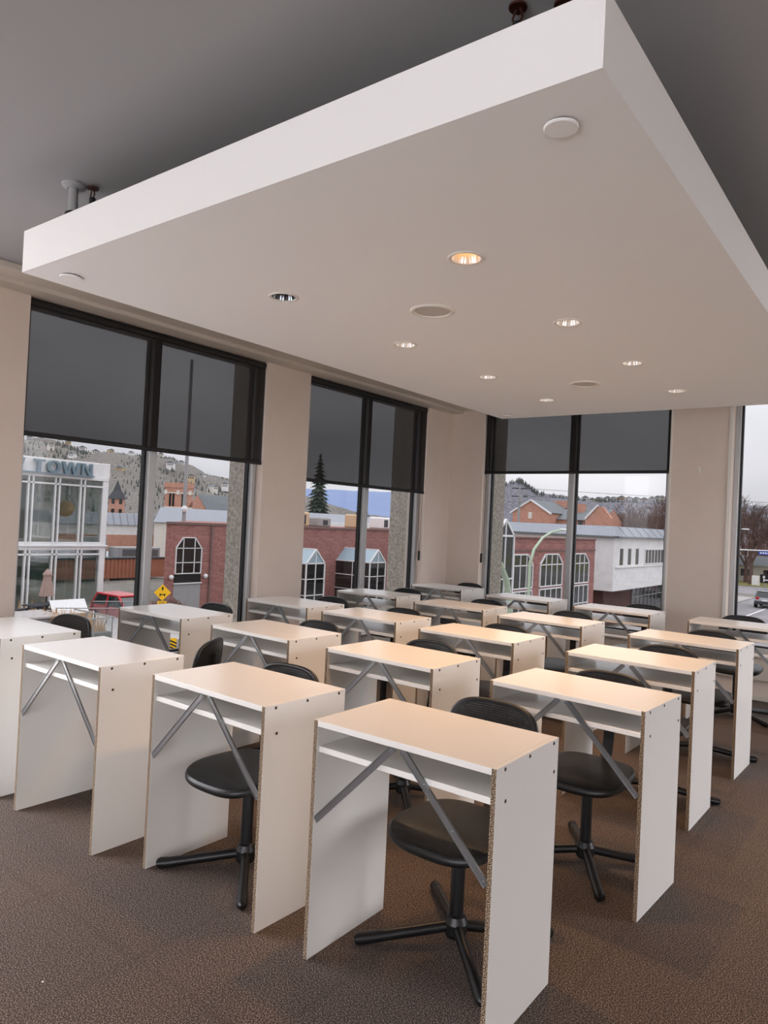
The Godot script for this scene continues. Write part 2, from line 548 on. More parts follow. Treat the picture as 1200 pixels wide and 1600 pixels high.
func room() -> void:
	struct("floor", box(Vector3(LX - TH, -0.3, BZ - TH), Vector3(RX + TH, 0, FZ + TH)), M.carpet, "brown speckled carpet floor")
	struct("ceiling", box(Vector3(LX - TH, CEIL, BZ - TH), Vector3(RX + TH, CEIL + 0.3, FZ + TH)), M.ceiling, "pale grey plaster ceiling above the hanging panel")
	wall_along("wall_left", "z", LX, -TH, BZ - TH, FZ + TH, [[-7.225, -5.133, SILL_L, HEAD], [-4.55, -2.36, SILL_L, HEAD], [-1.5, 0.9, SILL_L, HEAD]])
	wall_along("wall_back", "x", BZ, -TH, LX - TH, RX + TH, [[-4.40, -2.17, SILL, HEAD], [-1.57, 0.7, SILL, HEAD], [1.3, 3.4, SILL, HEAD]])
	wall_along("wall_right", "z", RX, TH, BZ - TH, FZ + TH, [[-7.2, -4.2, SILL, HEAD]])
	wall_along("wall_front", "x", FZ, TH, LX - TH, RX + TH, [[-2.6, -0.2, 0.1, 2.4], [0.0, 3.4, 0.1, 2.4]])
	# low casing under the window sills, baseboards, head trim
	var cas := mb()
	bx(cas, Vector3(LX, 0.14, BZ), Vector3(LX + 0.05, SILL_L - 0.02, FZ), 0.004)
	bx(cas, Vector3(LX, SILL_L - 0.02, -7.225), Vector3(LX + 0.075, SILL_L, -5.133), 0.004)
	bx(cas, Vector3(LX, SILL_L - 0.02, -4.55), Vector3(LX + 0.075, SILL_L, -2.36), 0.004)
	struct("trim_1", cas, M.trim, "beige casing below the left windows")
	var cas2 := mb()
	bx(cas2, Vector3(LX, 0.20, BZ), Vector3(RX, SILL - 0.02, BZ + 0.05), 0.004)
	bx(cas2, Vector3(-4.4, SILL - 0.02, BZ), Vector3(-2.17, SILL, BZ + 0.075), 0.004)
	bx(cas2, Vector3(-1.57, SILL - 0.02, BZ), Vector3(0.7, SILL, BZ + 0.075), 0.004)
	struct("trim_2", cas2, M.trim, "beige casing below the back windows")
	struct("baseboard_left", box(Vector3(LX, 0, BZ), Vector3(LX + 0.014, 0.045, FZ), 0.004), M.baseboard)
	struct("baseboard_back", box(Vector3(LX, 0, BZ), Vector3(RX, 0.045, BZ + 0.014), 0.004), M.baseboard)
	var head := mb()
	bx(head, Vector3(LX, HEAD, BZ), Vector3(LX + 0.16, CEIL, FZ), 0.003)
	bx(head, Vector3(LX + 0.16, HEAD + 0.03, BZ), Vector3(LX + 0.34, CEIL, FZ), 0.003)
	struct("trim_3", head, M.trim, "stepped plaster band where the ceiling meets the left window wall")
	var head2 := mb()
	bx(head2, Vector3(LX + 0.34, HEAD + 0.03, BZ), Vector3(RX, CEIL, BZ + 0.34), 0.003)
	struct("trim_4", head2, M.trim, "plaster band where the ceiling meets the back window wall")
	# pale corner strips beside the openings
	var st := mb()
	bx(st, Vector3(-1.605, SILL, BZ), Vector3(-1.57, HEAD, BZ + 0.012), 0.002)
	bx(st, Vector3(-2.17, SILL, BZ), Vector3(-2.15, HEAD, BZ + 0.012), 0.002)
	struct("trim_5", st, M.white_trim, "pale corner strips on the pier between the back windows")
	window(1, "z", -4.55, -2.36, -3.44, -5.03, 1.0, "tall two-pane window with grey metal frame, left end of the left wall")
	window(2, "z", -7.225, -5.133, -6.2, -5.03, 1.0, "tall two-pane window with grey metal frame, beside the room corner")
	window(3, "x", -4.40, -2.17, -3.285, -7.95, 1.0, "tall two-pane window with grey metal frame on the back wall beside the corner")
	window(4, "x", -1.57, 0.7, NAN, -7.95, 1.0, "tall window without a blind at the right edge of view")
	window(5, "x", 1.3, 3.4, 2.35, -7.95, 1.0, "window outside the view on the back wall")
	blind("wide charcoal roller blind over the left window nearest the camera", "z", -4.535, -2.362, 2.022, LX - 0.012, 1.0, NAN)
	blind("charcoal roller blind over the narrow left-wall window beside the room corner", "z", -7.21, -5.135, 1.917, LX - 0.012, 1.0, -7.214)
	blind("charcoal roller blind over the back-wall window, raised highest of the three", "x", -4.375, -2.175, 2.207, BZ - 0.012, 1.0, -4.388)
	var hk := thing("wall_hook", "tiny white hook on the pier between the back windows", "hook", Vector3(-1.88, 2.24, BZ))
	obj("hook_plate", box(Vector3(-0.014, -0.03, 0), Vector3(0.014, 0.03, 0.008), 0.003), M.white_trim, hk)
	var hs := mb()
	tube(hs, [Vector3(0, -0.012, 0.006), Vector3(0, -0.02, 0.03), Vector3(0, 0.0, 0.036)], [0.006], 8)
	obj("peg", hs, M.white_trim, hk)

# ---------------------------------------------------------------- hanging ceiling panel, lamps
const CY := 2.62       # its underside
const CT := 2.811      # its top

func canopy() -> void:
	var x0 := -3.353
	var x1 := -0.6255
	var z0 := -6.265
	var z1 := -1.577
	var t := thing("ceiling_panel", "large white rectangular panel hanging below the ceiling with deep white edges", "ceiling panel", Vector3((x0 + x1) / 2, CY, (z0 + z1) / 2))
	var o := t.position
	var xs := [-2.52, -1.496]
	var zs := [-5.46, -4.465, -3.455, -2.434]
	var hole := 0.062
	var cell := 0.1
	var s := mb()
	var gx := [x0]
	for x in xs:
		gx.append_array([x - cell, x + cell])
	gx.append(x1)
	var gz := [z0]
	for z in zs:
		gz.append_array([z - cell, z + cell])
	gz.append(z1)
	for i in gx.size() - 1:
		for k in gz.size() - 1:
			var a := Vector3(gx[i], CY, gz[k]) - o
			var b := Vector3(gx[i + 1], CY, gz[k + 1]) - o
			if i % 2 == 1 and k % 2 == 1:
				var c := (a + b) / 2
				for q in 32:
					var a0 := TAU * q / 32
					var a1 := TAU * (q + 1) / 32
					var u0 := Vector3(cos(a0), 0, sin(a0))
					var u1 := Vector3(cos(a1), 0, sin(a1))
					var e0 := u0 * cell / maxf(absf(u0.x), absf(u0.z))
					var e1 := u1 * cell / maxf(absf(u1.x), absf(u1.z))
					face(s, [c + u0 * hole, c + e0, c + e1, c + u1 * hole], Vector3.DOWN)
					face(s, [c + u0 * hole, c + u1 * hole, c + u1 * hole + Vector3.UP * 0.1, c + u0 * hole + Vector3.UP * 0.1], -u0)
			else:
				face(s, [a, Vector3(b.x, a.y, a.z), b, Vector3(a.x, a.y, b.z)], Vector3.DOWN)
	obj("underside", s, M.canopy, t)
	var e := mb()
	var w := 0.03
	bx(e, Vector3(x0, CY + 0.0005, z0) - o, Vector3(x0 + w, CT, z1) - o)
	bx(e, Vector3(x1 - w, CY + 0.0005, z0) - o, Vector3(x1, CT, z1) - o)
	bx(e, Vector3(x0 + w, CY + 0.0005, z0) - o, Vector3(x1 - w, CT, z0 + w) - o)
	bx(e, Vector3(x0 + w, CY + 0.0005, z1 - w) - o, Vector3(x1 - w, CT, z1) - o)
	obj("edge_fascia", e, M.canopy, t)
	obj("top_board", box(Vector3(x0 + w, CY + 0.11, z0 + w) - o, Vector3(x1 - w, CY + 0.13, z1 - w) - o), M.dark, t)
	# rods that hang it
	var spots := [[-3.19, -1.714, "near the left corner"], [-0.80, -2.5, "near the corner nearest the camera"], [-3.19, -6.1, "at its far left corner"], [-0.80, -6.1, "at its far right corner"]]
	for p in spots:
		var h := thing("hanger_rod", "grey hanger rod with round flange above the white panel, " + p[2], "hanger", Vector3(p[0], CY + 0.13, p[1]), 0.0, "rods holding the hanging panel")
		var r := mb()
		tube(r, [Vector3.ZERO, Vector3(0, CEIL - CY - 0.13, 0)], [0.021], 14)
		obj("rod", r, M.hvac, h)
		var f := mb()
		lathe(f, [Vector2(0, CEIL - CY - 0.146), Vector2(0.03, CEIL - CY - 0.15), Vector2(0.052, CEIL - CY - 0.14), Vector2(0.054, CEIL - CY - 0.13)], 24)
		obj("flange", f, M.hvac, h)
		var cl := mb()
		lathe(cl, [Vector2(0, 0.0), Vector2(0.034, 0.0), Vector2(0.034, 0.155), Vector2(0.024, 0.165), Vector2(0, 0.165)], 16)
		obj("clamp", cl, M.dark, h)
	for p in [[-3.115, -1.765, "beside the hanger rod at the left corner of the panel"], [-0.967, -1.79, "above the near edge of the panel"], [-0.857, -1.85, "at the top edge of the photo above the panel corner"]]:
		var k := thing("sprinkler_head", "dark bronze fire sprinkler head " + p[2], "sprinkler", Vector3(p[0], CY + 0.13, p[1]), 0.0, "sprinkler heads above the hanging panel")
		var b := mb()
		lathe(b, [Vector2(0, 0.0), Vector2(0.024, 0.0), Vector2(0.024, 0.185), Vector2(0.014, 0.195), Vector2(0.014, 0.232), Vector2(0, 0.232)], 14)
		obj("pipe", b, M.dark, k)
		var fr := mb()
		for sx in [-1.0, 1.0]:
			tube(fr, [Vector3(0.008 * sx, 0.232, 0), Vector3(0.016 * sx, 0.247, 0), Vector3(0.006 * sx, 0.274, 0)], [0.0035], 6)
		obj("frame_arms", fr, M.brass, k)
		var df := mb()
		lathe(df, [Vector2(0, 0.272), Vector2(0.026, 0.274), Vector2(0.027, 0.280), Vector2(0, 0.282)], 16)
		obj("deflector", df, M.brass, k)
	var places := ["nearest row", "second nearest row", "third nearest row", "farthest row"]
	for i in 2:
		for k in 4:
			var off: bool = i == 0 and k == 3
			var warm: bool = i == 1 and k == 3
			var look := "unlit recessed downlight" if off else ("amber glowing recessed downlight" if warm else "lit recessed downlight")
			downlight(Vector3(xs[i], CY, zs[k]), "%s, %s of the pair in the %s under the hanging panel" % [look, ["left", "right"][i], places[3 - k]], off, warm)
	speaker(Vector3(-2.004, CY, -2.962), 0.112, "round flush ceiling speaker with grey mesh, the nearer of the two")
	speaker(Vector3(-1.998, CY, -4.958), 0.111, "round flush ceiling speaker with grey mesh, the farther of the two")
	cover(Vector3(-0.801, CY, -1.749), 0.046, "round white cover disc at the panel corner nearest the camera")
	cover(Vector3(-3.196, CY, -1.727), 0.05, "round white cover disc at the left corner of the hanging panel")
	cover(Vector3(-3.19, CY, -6.064), 0.046, "small round cover disc at the far corner of the hanging panel")

func downlight(at: Vector3, label: String, off: bool, warm: bool) -> void:
	var t := thing("downlight", label, "downlight", at, 0.0, "recessed downlights in the hanging panel")
	var r := mb()
	lathe(r, [Vector2(0.058, 0.002), Vector2(0.060, -0.004), Vector2(0.070, -0.005), Vector2(0.0745, -0.001), Vector2(0.0745, 0.0)], 36)
	obj("trim_ring", r, M.white_trim, t)
	var c := mb()
	var n := 28
	for k in n:
		var a0 := TAU * k / n
		var a1 := TAU * (k + 0.5) / n
		var a2 := TAU * (k + 1) / n
		for q in [[a0, a1, 0.0, 0.0025], [a1, a2, 0.0025, 0.0]]:
			var u0 := Vector3(cos(q[0]), 0, sin(q[0]))
			var u1 := Vector3(cos(q[1]), 0, sin(q[1]))
			face(c, [u0 * (0.0585 - q[2]), u1 * (0.0585 - q[3]), u1 * (0.034 - q[3]) + Vector3.UP * 0.085, u0 * (0.034 - q[2]) + Vector3.UP * 0.085], -(u0 + u1))
	obj("reflector", c, M.chrome_unlit if off else M.chrome, t)
	var b := mb()
	lathe(b, [Vector2(0, 0.03), Vector2(0.016, 0.033), Vector2(0.026, 0.045), Vector2(0.03, 0.065), Vector2(0.02, 0.085), Vector2(0, 0.087)], 20)
	obj("lamp_bulb", b, M.lamp_off if off else (M.lamp_on if warm else M.lamp_white), t)
	if not off:
		var l := SpotLight3D.new()
		l.name = "downlight_beam"
		t.add_child(l)
		l.position = Vector3(0, 0.024, 0)
		l.rotation_degrees.x = -90
		l.light_color = Color(1.0, 0.76, 0.50) if warm else Color(1.0, 0.80, 0.60)
		l.light_energy = LAMP * (1.25 if warm else 1.0)
		l.light_size = 0.025
		l.spot_angle = 56
		l.spot_angle_attenuation = 0.7
		l.spot_range = 12
		l.spot_attenuation = 2
		l.shadow_enabled = true

func speaker(at: Vector3, r: float, label: String) -> void:
	var t := thing("ceiling_speaker", label, "speaker", at, 0.0, "ceiling speakers in the hanging panel")
	var s := mb()
	lathe(s, [Vector2(r * 0.80, -0.002), Vector2(r * 0.82, -0.008), Vector2(r * 0.94, -0.009), Vector2(r, -0.002), Vector2(r, 0)], 40)
	obj("rim", s, M.white_trim, t)
	var g := mb()
	lathe(g, [Vector2(0, -0.0035), Vector2(r * 0.81, -0.0025)], 40)
	obj("mesh_grille", g, M.grille, t)

func cover(at: Vector3, r: float, label: String) -> void:
	var t := thing("cover_disc", label, "cover", at, 0.0, "cover discs at the panel corners")
	var s := mb()
	lathe(s, [Vector2(0, -0.011), Vector2(r * 0.93, -0.0105), Vector2(r, -0.007), Vector2(r, -0.004)], 36)
	obj("disc", s, M.canopy, t)
	var k := mb()
	lathe(k, [Vector2(r * 0.9, -0.005), Vector2(r * 0.9, 0.0)], 30)
	obj("collar", k, M.dark, t)

# ---------------------------------------------------------------- desks and chairs
const DW := 0.724
const DD := 0.4505
const DH := 0.8405

func make_desk(label: String) -> Node3D:
	var t := thing("desk", label, "desk", Vector3.ZERO, 0.0, "white desks in four columns")
	var w := DW / 2
	var d := DD / 2
	var p := 0.017
	obj("desktop", box(Vector3(-w + p, DH - 0.021, -d), Vector3(w - p, DH, d), 0.0012), M.laminate, t)
	obj("shelf", box(Vector3(-w + p, 0.727, -d), Vector3(w - p, 0.748, d - 0.013), 0.0012), M.laminate, t)
	for sx in [-1.0, 1.0]:
		var sp := obj("side_panel", box(Vector3(sx * w, 0.0, -d), Vector3(sx * (w - p), DH, d - 0.001), 0.0008), M.laminate, t)
		obj("raw_edge", box(Vector3(sx * (w - 0.0008), 0.001, d - 0.0012), Vector3(sx * (w - p + 0.0008), DH - 0.0008, d)), M.chip, sp)
		obj("raw_edge", box(Vector3(sx * (w - 0.0008), 0.001, -d), Vector3(sx * (w - p + 0.0008), DH - 0.0008, -d - 0.0006)), M.chip, sp)
		var sc := mb()
		for q in [[0.828, d - 0.055], [0.828, 0.0], [0.828, -d + 0.04], [0.730, d - 0.065], [0.730, -d + 0.03]]:
			var tr := Transform3D(Basis(Vector3(0, 0, 1), Vector3(sx, 0, 0), Vector3(0, sx, 0)), Vector3(sx * w, q[0], q[1]))
			lathe(sc, [Vector2(0, 0.0004), Vector2(0.0035, 0.0005), Vector2(0.0042, 0.0014), Vector2(0.0058, 0.0012), Vector2(0.0064, 0.0)], 12, Vector3.ZERO, tr)
		var so := obj("screw_heads", sc, M.screw, sp)
		so.set_meta("kind", "stuff")
	for sx in [-1.0, 1.0]:
		var b := mb()
		var a := Vector3(sx * 0.018, DH - 0.024, d - 0.0075)
		var e := Vector3(sx * (w - p - 0.004), 0.49, d - 0.0075)
		bar(b, a, e, 0.021, 0.0025, Vector3.BACK)
		var dir := (e - a).normalized()
		var side := dir.cross(Vector3.BACK).normalized() * 0.0105
		bar(b, a + side, e + side, 0.0025, 0.008, Vector3.BACK)
		bar(b, a - side, e - side, 0.0025, 0.008, Vector3.BACK)
		var br := obj("brace", b, M.steel, t)
		var sc := mb()
		for k in [0.02, 0.27, 0.62, 0.97]:
			lathe(sc, [Vector2(0, 0.003), Vector2(0.003, 0.0022), Vector2(0.004, 0.0)], 10, Vector3.ZERO, Transform3D(Basis(Vector3.RIGHT, Vector3.BACK, Vector3.DOWN), a.lerp(e, k) + Vector3(0, 0, 0.0012)))
		obj("brace_screws", sc, M.steel, br).set_meta("kind", "stuff")
	return t

func rounded(th: float, n: float) -> Vector2:
	var c := cos(th)
	var s := sin(th)
	return Vector2(signf(c) * pow(absf(c), 2.0 / n), signf(s) * pow(absf(s), 2.0 / n))

func make_chair(label: String) -> Node3D:
	# faces +z; origin under the post
	var t := thing("task_chair", label, "chair", Vector3.ZERO, 0.0, "black task chairs behind the desks")
	var seg := 48
	# seat: dished pan with a waterfall front
	var lift := func(x: float, z: float) -> float:
		var y := 0.460 + 0.16 * x * x - 0.012
		if z > 0.05:
			y -= 0.55 * (z - 0.05) * (z - 0.05)
		if z < -0.08:
			y += 0.6 * (z + 0.08) * (z + 0.08)
		return y
	var R := []
	for f in [[0.0, 0.0], [0.25, 0.0], [0.5, 0.0], [0.75, 0.0], [0.90, 0.0], [0.965, -0.003], [0.992, -0.009], [1.0, -0.018], [0.995, -0.029], [0.97, -0.036], [0.85, -0.038], [0.5, -0.036], [0.0, -0.034]]:
		var ring := []
		for k in seg:
			var u := rounded(TAU * k / seg, 3.2)
			var x: float = u.x * 0.212 * f[0] * (1.0 + 0.06 * u.y)
			var z: float = u.y * 0.218 * f[0] + 0.035
			ring.append(Vector3(x, lift.call(x, z) + f[1], z))
		R.append(ring)
	var s := mb()
	rings(s, R.slice(0, 6), Vector3(0, 0.33, 0.03))
	var seat := obj("seat", s, M.perf, t)
	var s2 := mb()
	rings(s2, R.slice(5), Vector3(0, 0.443, 0.03))
	obj("seat_rim", s2, M.plastic, seat)
	# backrest
	var B := []
	var back := func(x: float, y: float) -> float:
		return -0.235 + 0.55 * x * x - 0.10 * (y - 0.74)
	for f in [[0.0, 1.0], [0.3, 1.0], [0.6, 1.0], [0.85, 1.0], [0.93, 1.3], [0.98, 1.2], [1.0, 0.0], [0.98, -1.2], [0.93, -1.3], [0.85, -1.0], [0.5, -1.0], [0.0, -1.0]]:
		var ring := []
		for k in seg:
			var u := rounded(TAU * k / seg, 3.0)
			var x: float = u.x * 0.202 * f[0] * (1.0 - 0.05 * u.y)
			var y: float = 0.745 + u.y * 0.115 * f[0]
			ring.append(Vector3(x, y, back.call(x, y) + 0.008 * f[1]))
		B.append(ring)
	var b := mb()
	rings(b, B.slice(0, 4), Vector3(0, 0.745, -1.0))
	var bk := obj("backrest", b, M.perf, t)
	var b2 := mb()
	rings(b2, B.slice(3, 10), Vector3(0, 0.745, -0.22))
	obj("back_rim", b2, M.plastic, bk)
	var b3 := mb()
	rings(b3, B.slice(9), Vector3(0, 0.745, 1.0))
	obj("back_shell", b3, M.perf, bk)
	# spine: flat bar from under the seat up to the backrest
	var sp := mb()
	var path := [Vector3(0, 0.408, 0.03), Vector3(0, 0.405, -0.14), Vector3(0, 0.415, -0.20), Vector3(0, 0.45, -0.245), Vector3(0, 0.52, -0.262), Vector3(0, 0.66, -0.262), Vector3(0, 0.78, -0.262)]
	for i in path.size() - 1:
		bar(sp, path[i], path[i + 1] + (path[i + 1] - path[i]).normalized() * 0.006, 0.052, 0.014, Vector3(0, 0.7, 0.7), 0.003)
	obj("back_spine", sp, M.black_metal, t)
	var post := mb()
	lathe(post, [Vector2(0.026, 0.04), Vector2(0.026, 0.363), Vector2(0.034, 0.368), Vector2(0.034, 0.393), Vector2(0.075, 0.405), Vector2(0.075, 0.428), Vector2(0, 0.428)], 24)
	obj("post", post, M.black_metal, t)
	var hub := mb()
	lathe(hub, [Vector2(0, 0.025), Vector2(0.038, 0.025), Vector2(0.044, 0.04), Vector2(0.044, 0.075), Vector2(0.034, 0.10), Vector2(0.026, 0.105)], 24)
	obj("hub", hub, M.black_metal, t)
	for k in 4:
		var a := TAU * k / 4 + PI / 4
		var u := Vector3(sin(a), 0, cos(a))
		var l := mb()
		tube(l, [u * 0.03 + Vector3.UP * 0.060, u * 0.2 + Vector3.UP * 0.040, u * 0.335 + Vector3.UP * 0.0245], [0.020, 0.0205, 0.0215], 16)
		var lg := obj("leg", l, M.black_metal, t)
		var g := mb()
		tube(g, [u * 0.330 + Vector3.UP * 0.025, u * 0.362 + Vector3.UP * 0.0235, u * 0.374 + Vector3.UP * 0.022, u * 0.380 + Vector3.UP * 0.021], [0.0228, 0.0228, 0.018, 0.008], 16)
		obj("end_cap", g, M.plastic, lg)
	return t

func furniture() -> void:
	# front left floor corner of each desk and its turn; five rows of four
	var spots := [
		[-4.594, -1.817, -0.004], [-3.653, -1.824, -0.006], [-2.670, -1.908, -0.024], [-1.709, -1.903, 0.004],
		[-4.676, -3.023, 0.008], [-3.648, -3.027, -0.027], [-2.637, -3.002, -0.024], [-1.601, -2.989, -0.045],
		[-4.639, -4.219, -0.007], [-3.723, -4.165, -0.008], [-2.740, -4.062, -0.011], [-1.677, -4.048, -0.010],
		[-4.741, -5.514, 0.062], [-3.720, -5.413, 0.008], [-2.762, -5.229, -0.021], [-1.666, -5.118, -0.024],
		[-4.821, -6.950, -0.085], [-3.685, -6.685, -0.012], [-2.663, -6.555, -0.009], [-1.599, -6.446, 0.012]]
	# chair: sideways offset, offset behind the desk's back edge, turn of chair, turn of its base, lift
	var seats := [
		[-0.11, 0.0, 0.12, 0.05, 0.0], [-0.05, -0.23, -1.05, 0.2, 0.0], [-0.06, 0.13, 0.02, 0.02, 0.0], [-0.01, 0.0, 0.0, 0.0, 0.0],
		[-0.065, 0.02, 0.0, 0.06, 0.0], [0.01, 0.05, 0.0, 0.1, 0.0], [-0.06, 0.07, 0.0, -0.05, 0.0], [-0.01, 0.10, 0.0, -0.24, 0.0],
		[0.03, 0.0, 0.0, 0.08, 0.0], [-0.01, 0.07, 0.0, 0.12, 0.0], [0.0, 0.08, 0.03, -0.1, 0.0], [0.035, 0.02, -0.02, -0.57, 0.0],
		[0.0, -0.06, 0.0, 0.1, 0.0], [0.03, 0.01, 0.0, 0.05, 0.0], [-0.02, -0.05, 0.0, 0.1, 0.0], [0.035, 0.03, -0.05, -0.57, 0.0],
		[0.01, -0.05, 0.0, 0.1, 0.0], [0.02, 0.05, 0.0, 0.05, -0.04], [0.08, -0.04, 0.0, -0.1, 0.0], [-0.06, -0.05, 0.0, 0.12, 0.0]]
	var rows := ["front row", "second row", "middle row", "fourth row", "back row by the windows"]
	var cols := ["leftmost", "second from left", "third from left", "rightmost"]
	var desk0: Node3D = null
	var chair0: Node3D = null
	var chairs := []
	for i in 20:
		var where: String = "%s, %s" % [rows[i / 4], cols[i % 4]]
		var q: Array = spots[i]
		var bas := Basis(Vector3.UP, q[2])
		var at := Vector3(q[0], 0, q[1]) + bas * Vector3(DW / 2, 0, -DD / 2)
		var lab := "white laminate desk with raw chipboard edges, " + where
		if i == 0:
			desk0 = make_desk(lab)
			desk0.position = at
			desk0.rotation.y = q[2]
		else:
			dup(desk0, at, q[2], lab)
	for i in 20:
		var where: String = "%s, %s" % [rows[i / 4], cols[i % 4]]
		var q: Array = spots[i]
		var at := Vector3(q[0], 0, q[1]) + Basis(Vector3.UP, q[2]) * Vector3(DW / 2, 0, -DD / 2)
		var c: Array = seats[i]
		var lab := "black perforated chair behind the desk in the " + where
		if i == 1:
			lab = "black perforated plastic chair turned sideways behind the front row desk, second from left"
		var pos := Vector3(at.x + c[0], 0, at.z - DD / 2 + c[1])
		var ch: Node3D
		if i == 0:
			chair0 = make_chair(lab)
			ch = chair0
			ch.position = pos
			ch.rotation.y = c[2]
		else:
			ch = dup(chair0, pos, c[2], lab)
		chairs.append([ch, c])
	for e in chairs:
		for part in e[0].get_children():
			if str(part.name).begins_with("leg"):
				part.rotation.y = e[1][3] - e[1][2]
			elif e[1][4] != 0.0 and (str(part.name).begins_with("seat") or str(part.name).begins_with("back")):
				part.position.y = e[1][4]
	for p in [[Vector3(-2.25, 0.003, -1.25), "white crumb"]]:
		var f := thing("paper_scrap", "tiny white scrap lying on the carpet in front of the desks", "scrap", p[0])
		obj("scrap", box(Vector3(-0.004, -0.002, -0.003), Vector3(0.004, 0.001, 0.003), 0.001), M.white_trim, f)
# ---------------------------------------------------------------- outdoors
const G := -5.05       # street level

func footprint(pts: Array, y0: float, y1: float) -> SurfaceTool:
	# vertical prism over a ground polygon given as [x, z]
	var poly := PackedVector2Array()
	for p in pts:
		poly.append(Vector2(p[0], p[1]))
	var s := mb()
	prism(s, poly, y1 - y0, Transform3D(Basis(Vector3.RIGHT, Vector3.BACK, Vector3.UP), Vector3(0, y0, 0)))
	return s

# glazed opening in a wall facing +x; outline is [z, y] points; cols are mullion z, rows are transom y
func glazed(called: String, x: float, outline: Array, cols: Array, rows_: Array, parent: Node3D, frame: Material, glass: Material, fw := 0.06, arch := Vector2(0, 0)) -> void:
	var poly := PackedVector2Array()
	for p in outline:
		poly.append(Vector2(-p[0], p[1]))
	var fr := mb()
	var n := outline.size()
	for i in n:
		var a: Array = outline[i]
		var b: Array = outline[(i + 1) % n]
		bar(fr, Vector3(x + 0.03, a[1], a[0]), Vector3(x + 0.03, b[1], b[0]), fw, 0.10, Vector3.RIGHT)
	var zs := [outline[0][0], outline[0][0]]
	var ys := [outline[0][1], outline[0][1]]
	for p in outline:
		zs = [minf(zs[0], p[0]), maxf(zs[1], p[0])]
		ys = [minf(ys[0], p[1]), maxf(ys[1], p[1])]
	var w := obj(called, fr, frame, parent)
	var cc := [zs[1]] + cols + [zs[0]]
	var rr := [ys[0]] + rows_ + [ys[1]]
	for c in cols:
		var m := mb()
		bar(m, Vector3(x + 0.03, ys[0], c), Vector3(x + 0.03, ys[1], c), fw * 0.8, 0.08, Vector3.RIGHT)
		obj("mullion", m, frame, w)
	for r in rows_:
		var m := mb()
		bar(m, Vector3(x + 0.03, r, zs[0]), Vector3(x + 0.03, r, zs[1]), fw * 0.8, 0.08, Vector3.RIGHT)
		obj("transom", m, frame, w)
	for i in cc.size() - 1:
		for k in rr.size() - 1:
			var cell := PackedVector2Array([Vector2(-cc[i], rr[k]), Vector2(-cc[i + 1], rr[k]), Vector2(-cc[i + 1], rr[k + 1]), Vector2(-cc[i], rr[k + 1])])
			for piece in Geometry2D.intersect_polygons(cell, poly):
				var g := mb()
				prism(g, piece, 0.02, Transform3D(Basis(Vector3.FORWARD, Vector3.UP, Vector3.RIGHT), Vector3(x + 0.005, 0, 0)))
				obj("pane", g, glass, w)

func house(at: Vector3, w: float, d: float, h: float, turn: float, wall: Material, roof: Material, label: String, group: String) -> void:
	var t := thing("hillside_house", label, "house", at, turn, group)
	obj("walls", box(Vector3(-w / 2, -3, -d / 2), Vector3(w / 2, h, d / 2)), wall, t)
	var r := mb()
	prism(r, PackedVector2Array([Vector2(-w * 0.56, h), Vector2(w * 0.56, h), Vector2(0, h + w * 0.3)]), d * 1.08, Transform3D(Basis.IDENTITY, Vector3(0, 0, -d * 0.54)))
	obj("roof", r, roof, t)
	var n := mb()
	for k in 3:
		bx(n, Vector3(w * (-0.32 + k * 0.26), h * 0.35, d / 2), Vector3(w * (-0.18 + k * 0.26), h * 0.75, d / 2 + 0.05))
	obj("windows", n, M.dark_glass, t)

func grow(s: SurfaceTool, p: Vector3, d: Vector3, length: float, r: float, depth: int, r2: RandomNumberGenerator) -> void:
	var mid := p + d * length * 0.5 + Vector3(r2.randf_range(-1, 1), 0, r2.randf_range(-1, 1)) * length * 0.05
	var q := p + d * length
	tube(s, [p, mid, q], [r, r * 0.85, maxf(r * 0.62, 0.022)], 5 if depth > 2 else 3, false)
	if depth == 0:
		return
	var n := 3 if depth > 1 else 4
	for k in n:
		var a := TAU * (k + r2.randf()) / n
		var side := Vector3(cos(a), 0, sin(a))
		side = (side - d * side.dot(d)).normalized()
		var nd := (d * r2.randf_range(0.75, 1.0) + side * r2.randf_range(0.35, 0.75) + Vector3.UP * 0.18).normalized()
		grow(s, p + d * length * r2.randf_range(0.62, 1.0), nd, length * r2.randf_range(0.58, 0.78), maxf(r * 0.52, 0.03), depth - 1, r2)

func bare_tree(h: float, sd: int, label: String, group: String, m: Material) -> Node3D:
	var r2 := RandomNumberGenerator.new()
	r2.seed = sd
	var t := thing("bare_tree", label, "tree", Vector3.ZERO, 0.0, group)
	var s := mb()
	tube(s, [Vector3.ZERO, Vector3(0.03, h * 0.12, 0), Vector3(0, h * 0.25, 0.05)], [h * 0.028, h * 0.020, h * 0.017], 8)
	obj("trunk", s, m, t)
	var b := mb()
	for k in 5:
		var a := TAU * (k + r2.randf() * 0.6) / 5
		grow(b, Vector3(0, h * r2.randf_range(0.17, 0.25), 0), (Vector3(cos(a) * 0.5, 1.0, sin(a) * 0.5)).normalized(), h * r2.randf_range(0.24, 0.30), h * 0.012, 4, r2)
	obj("branches", b, m, t)
	return t

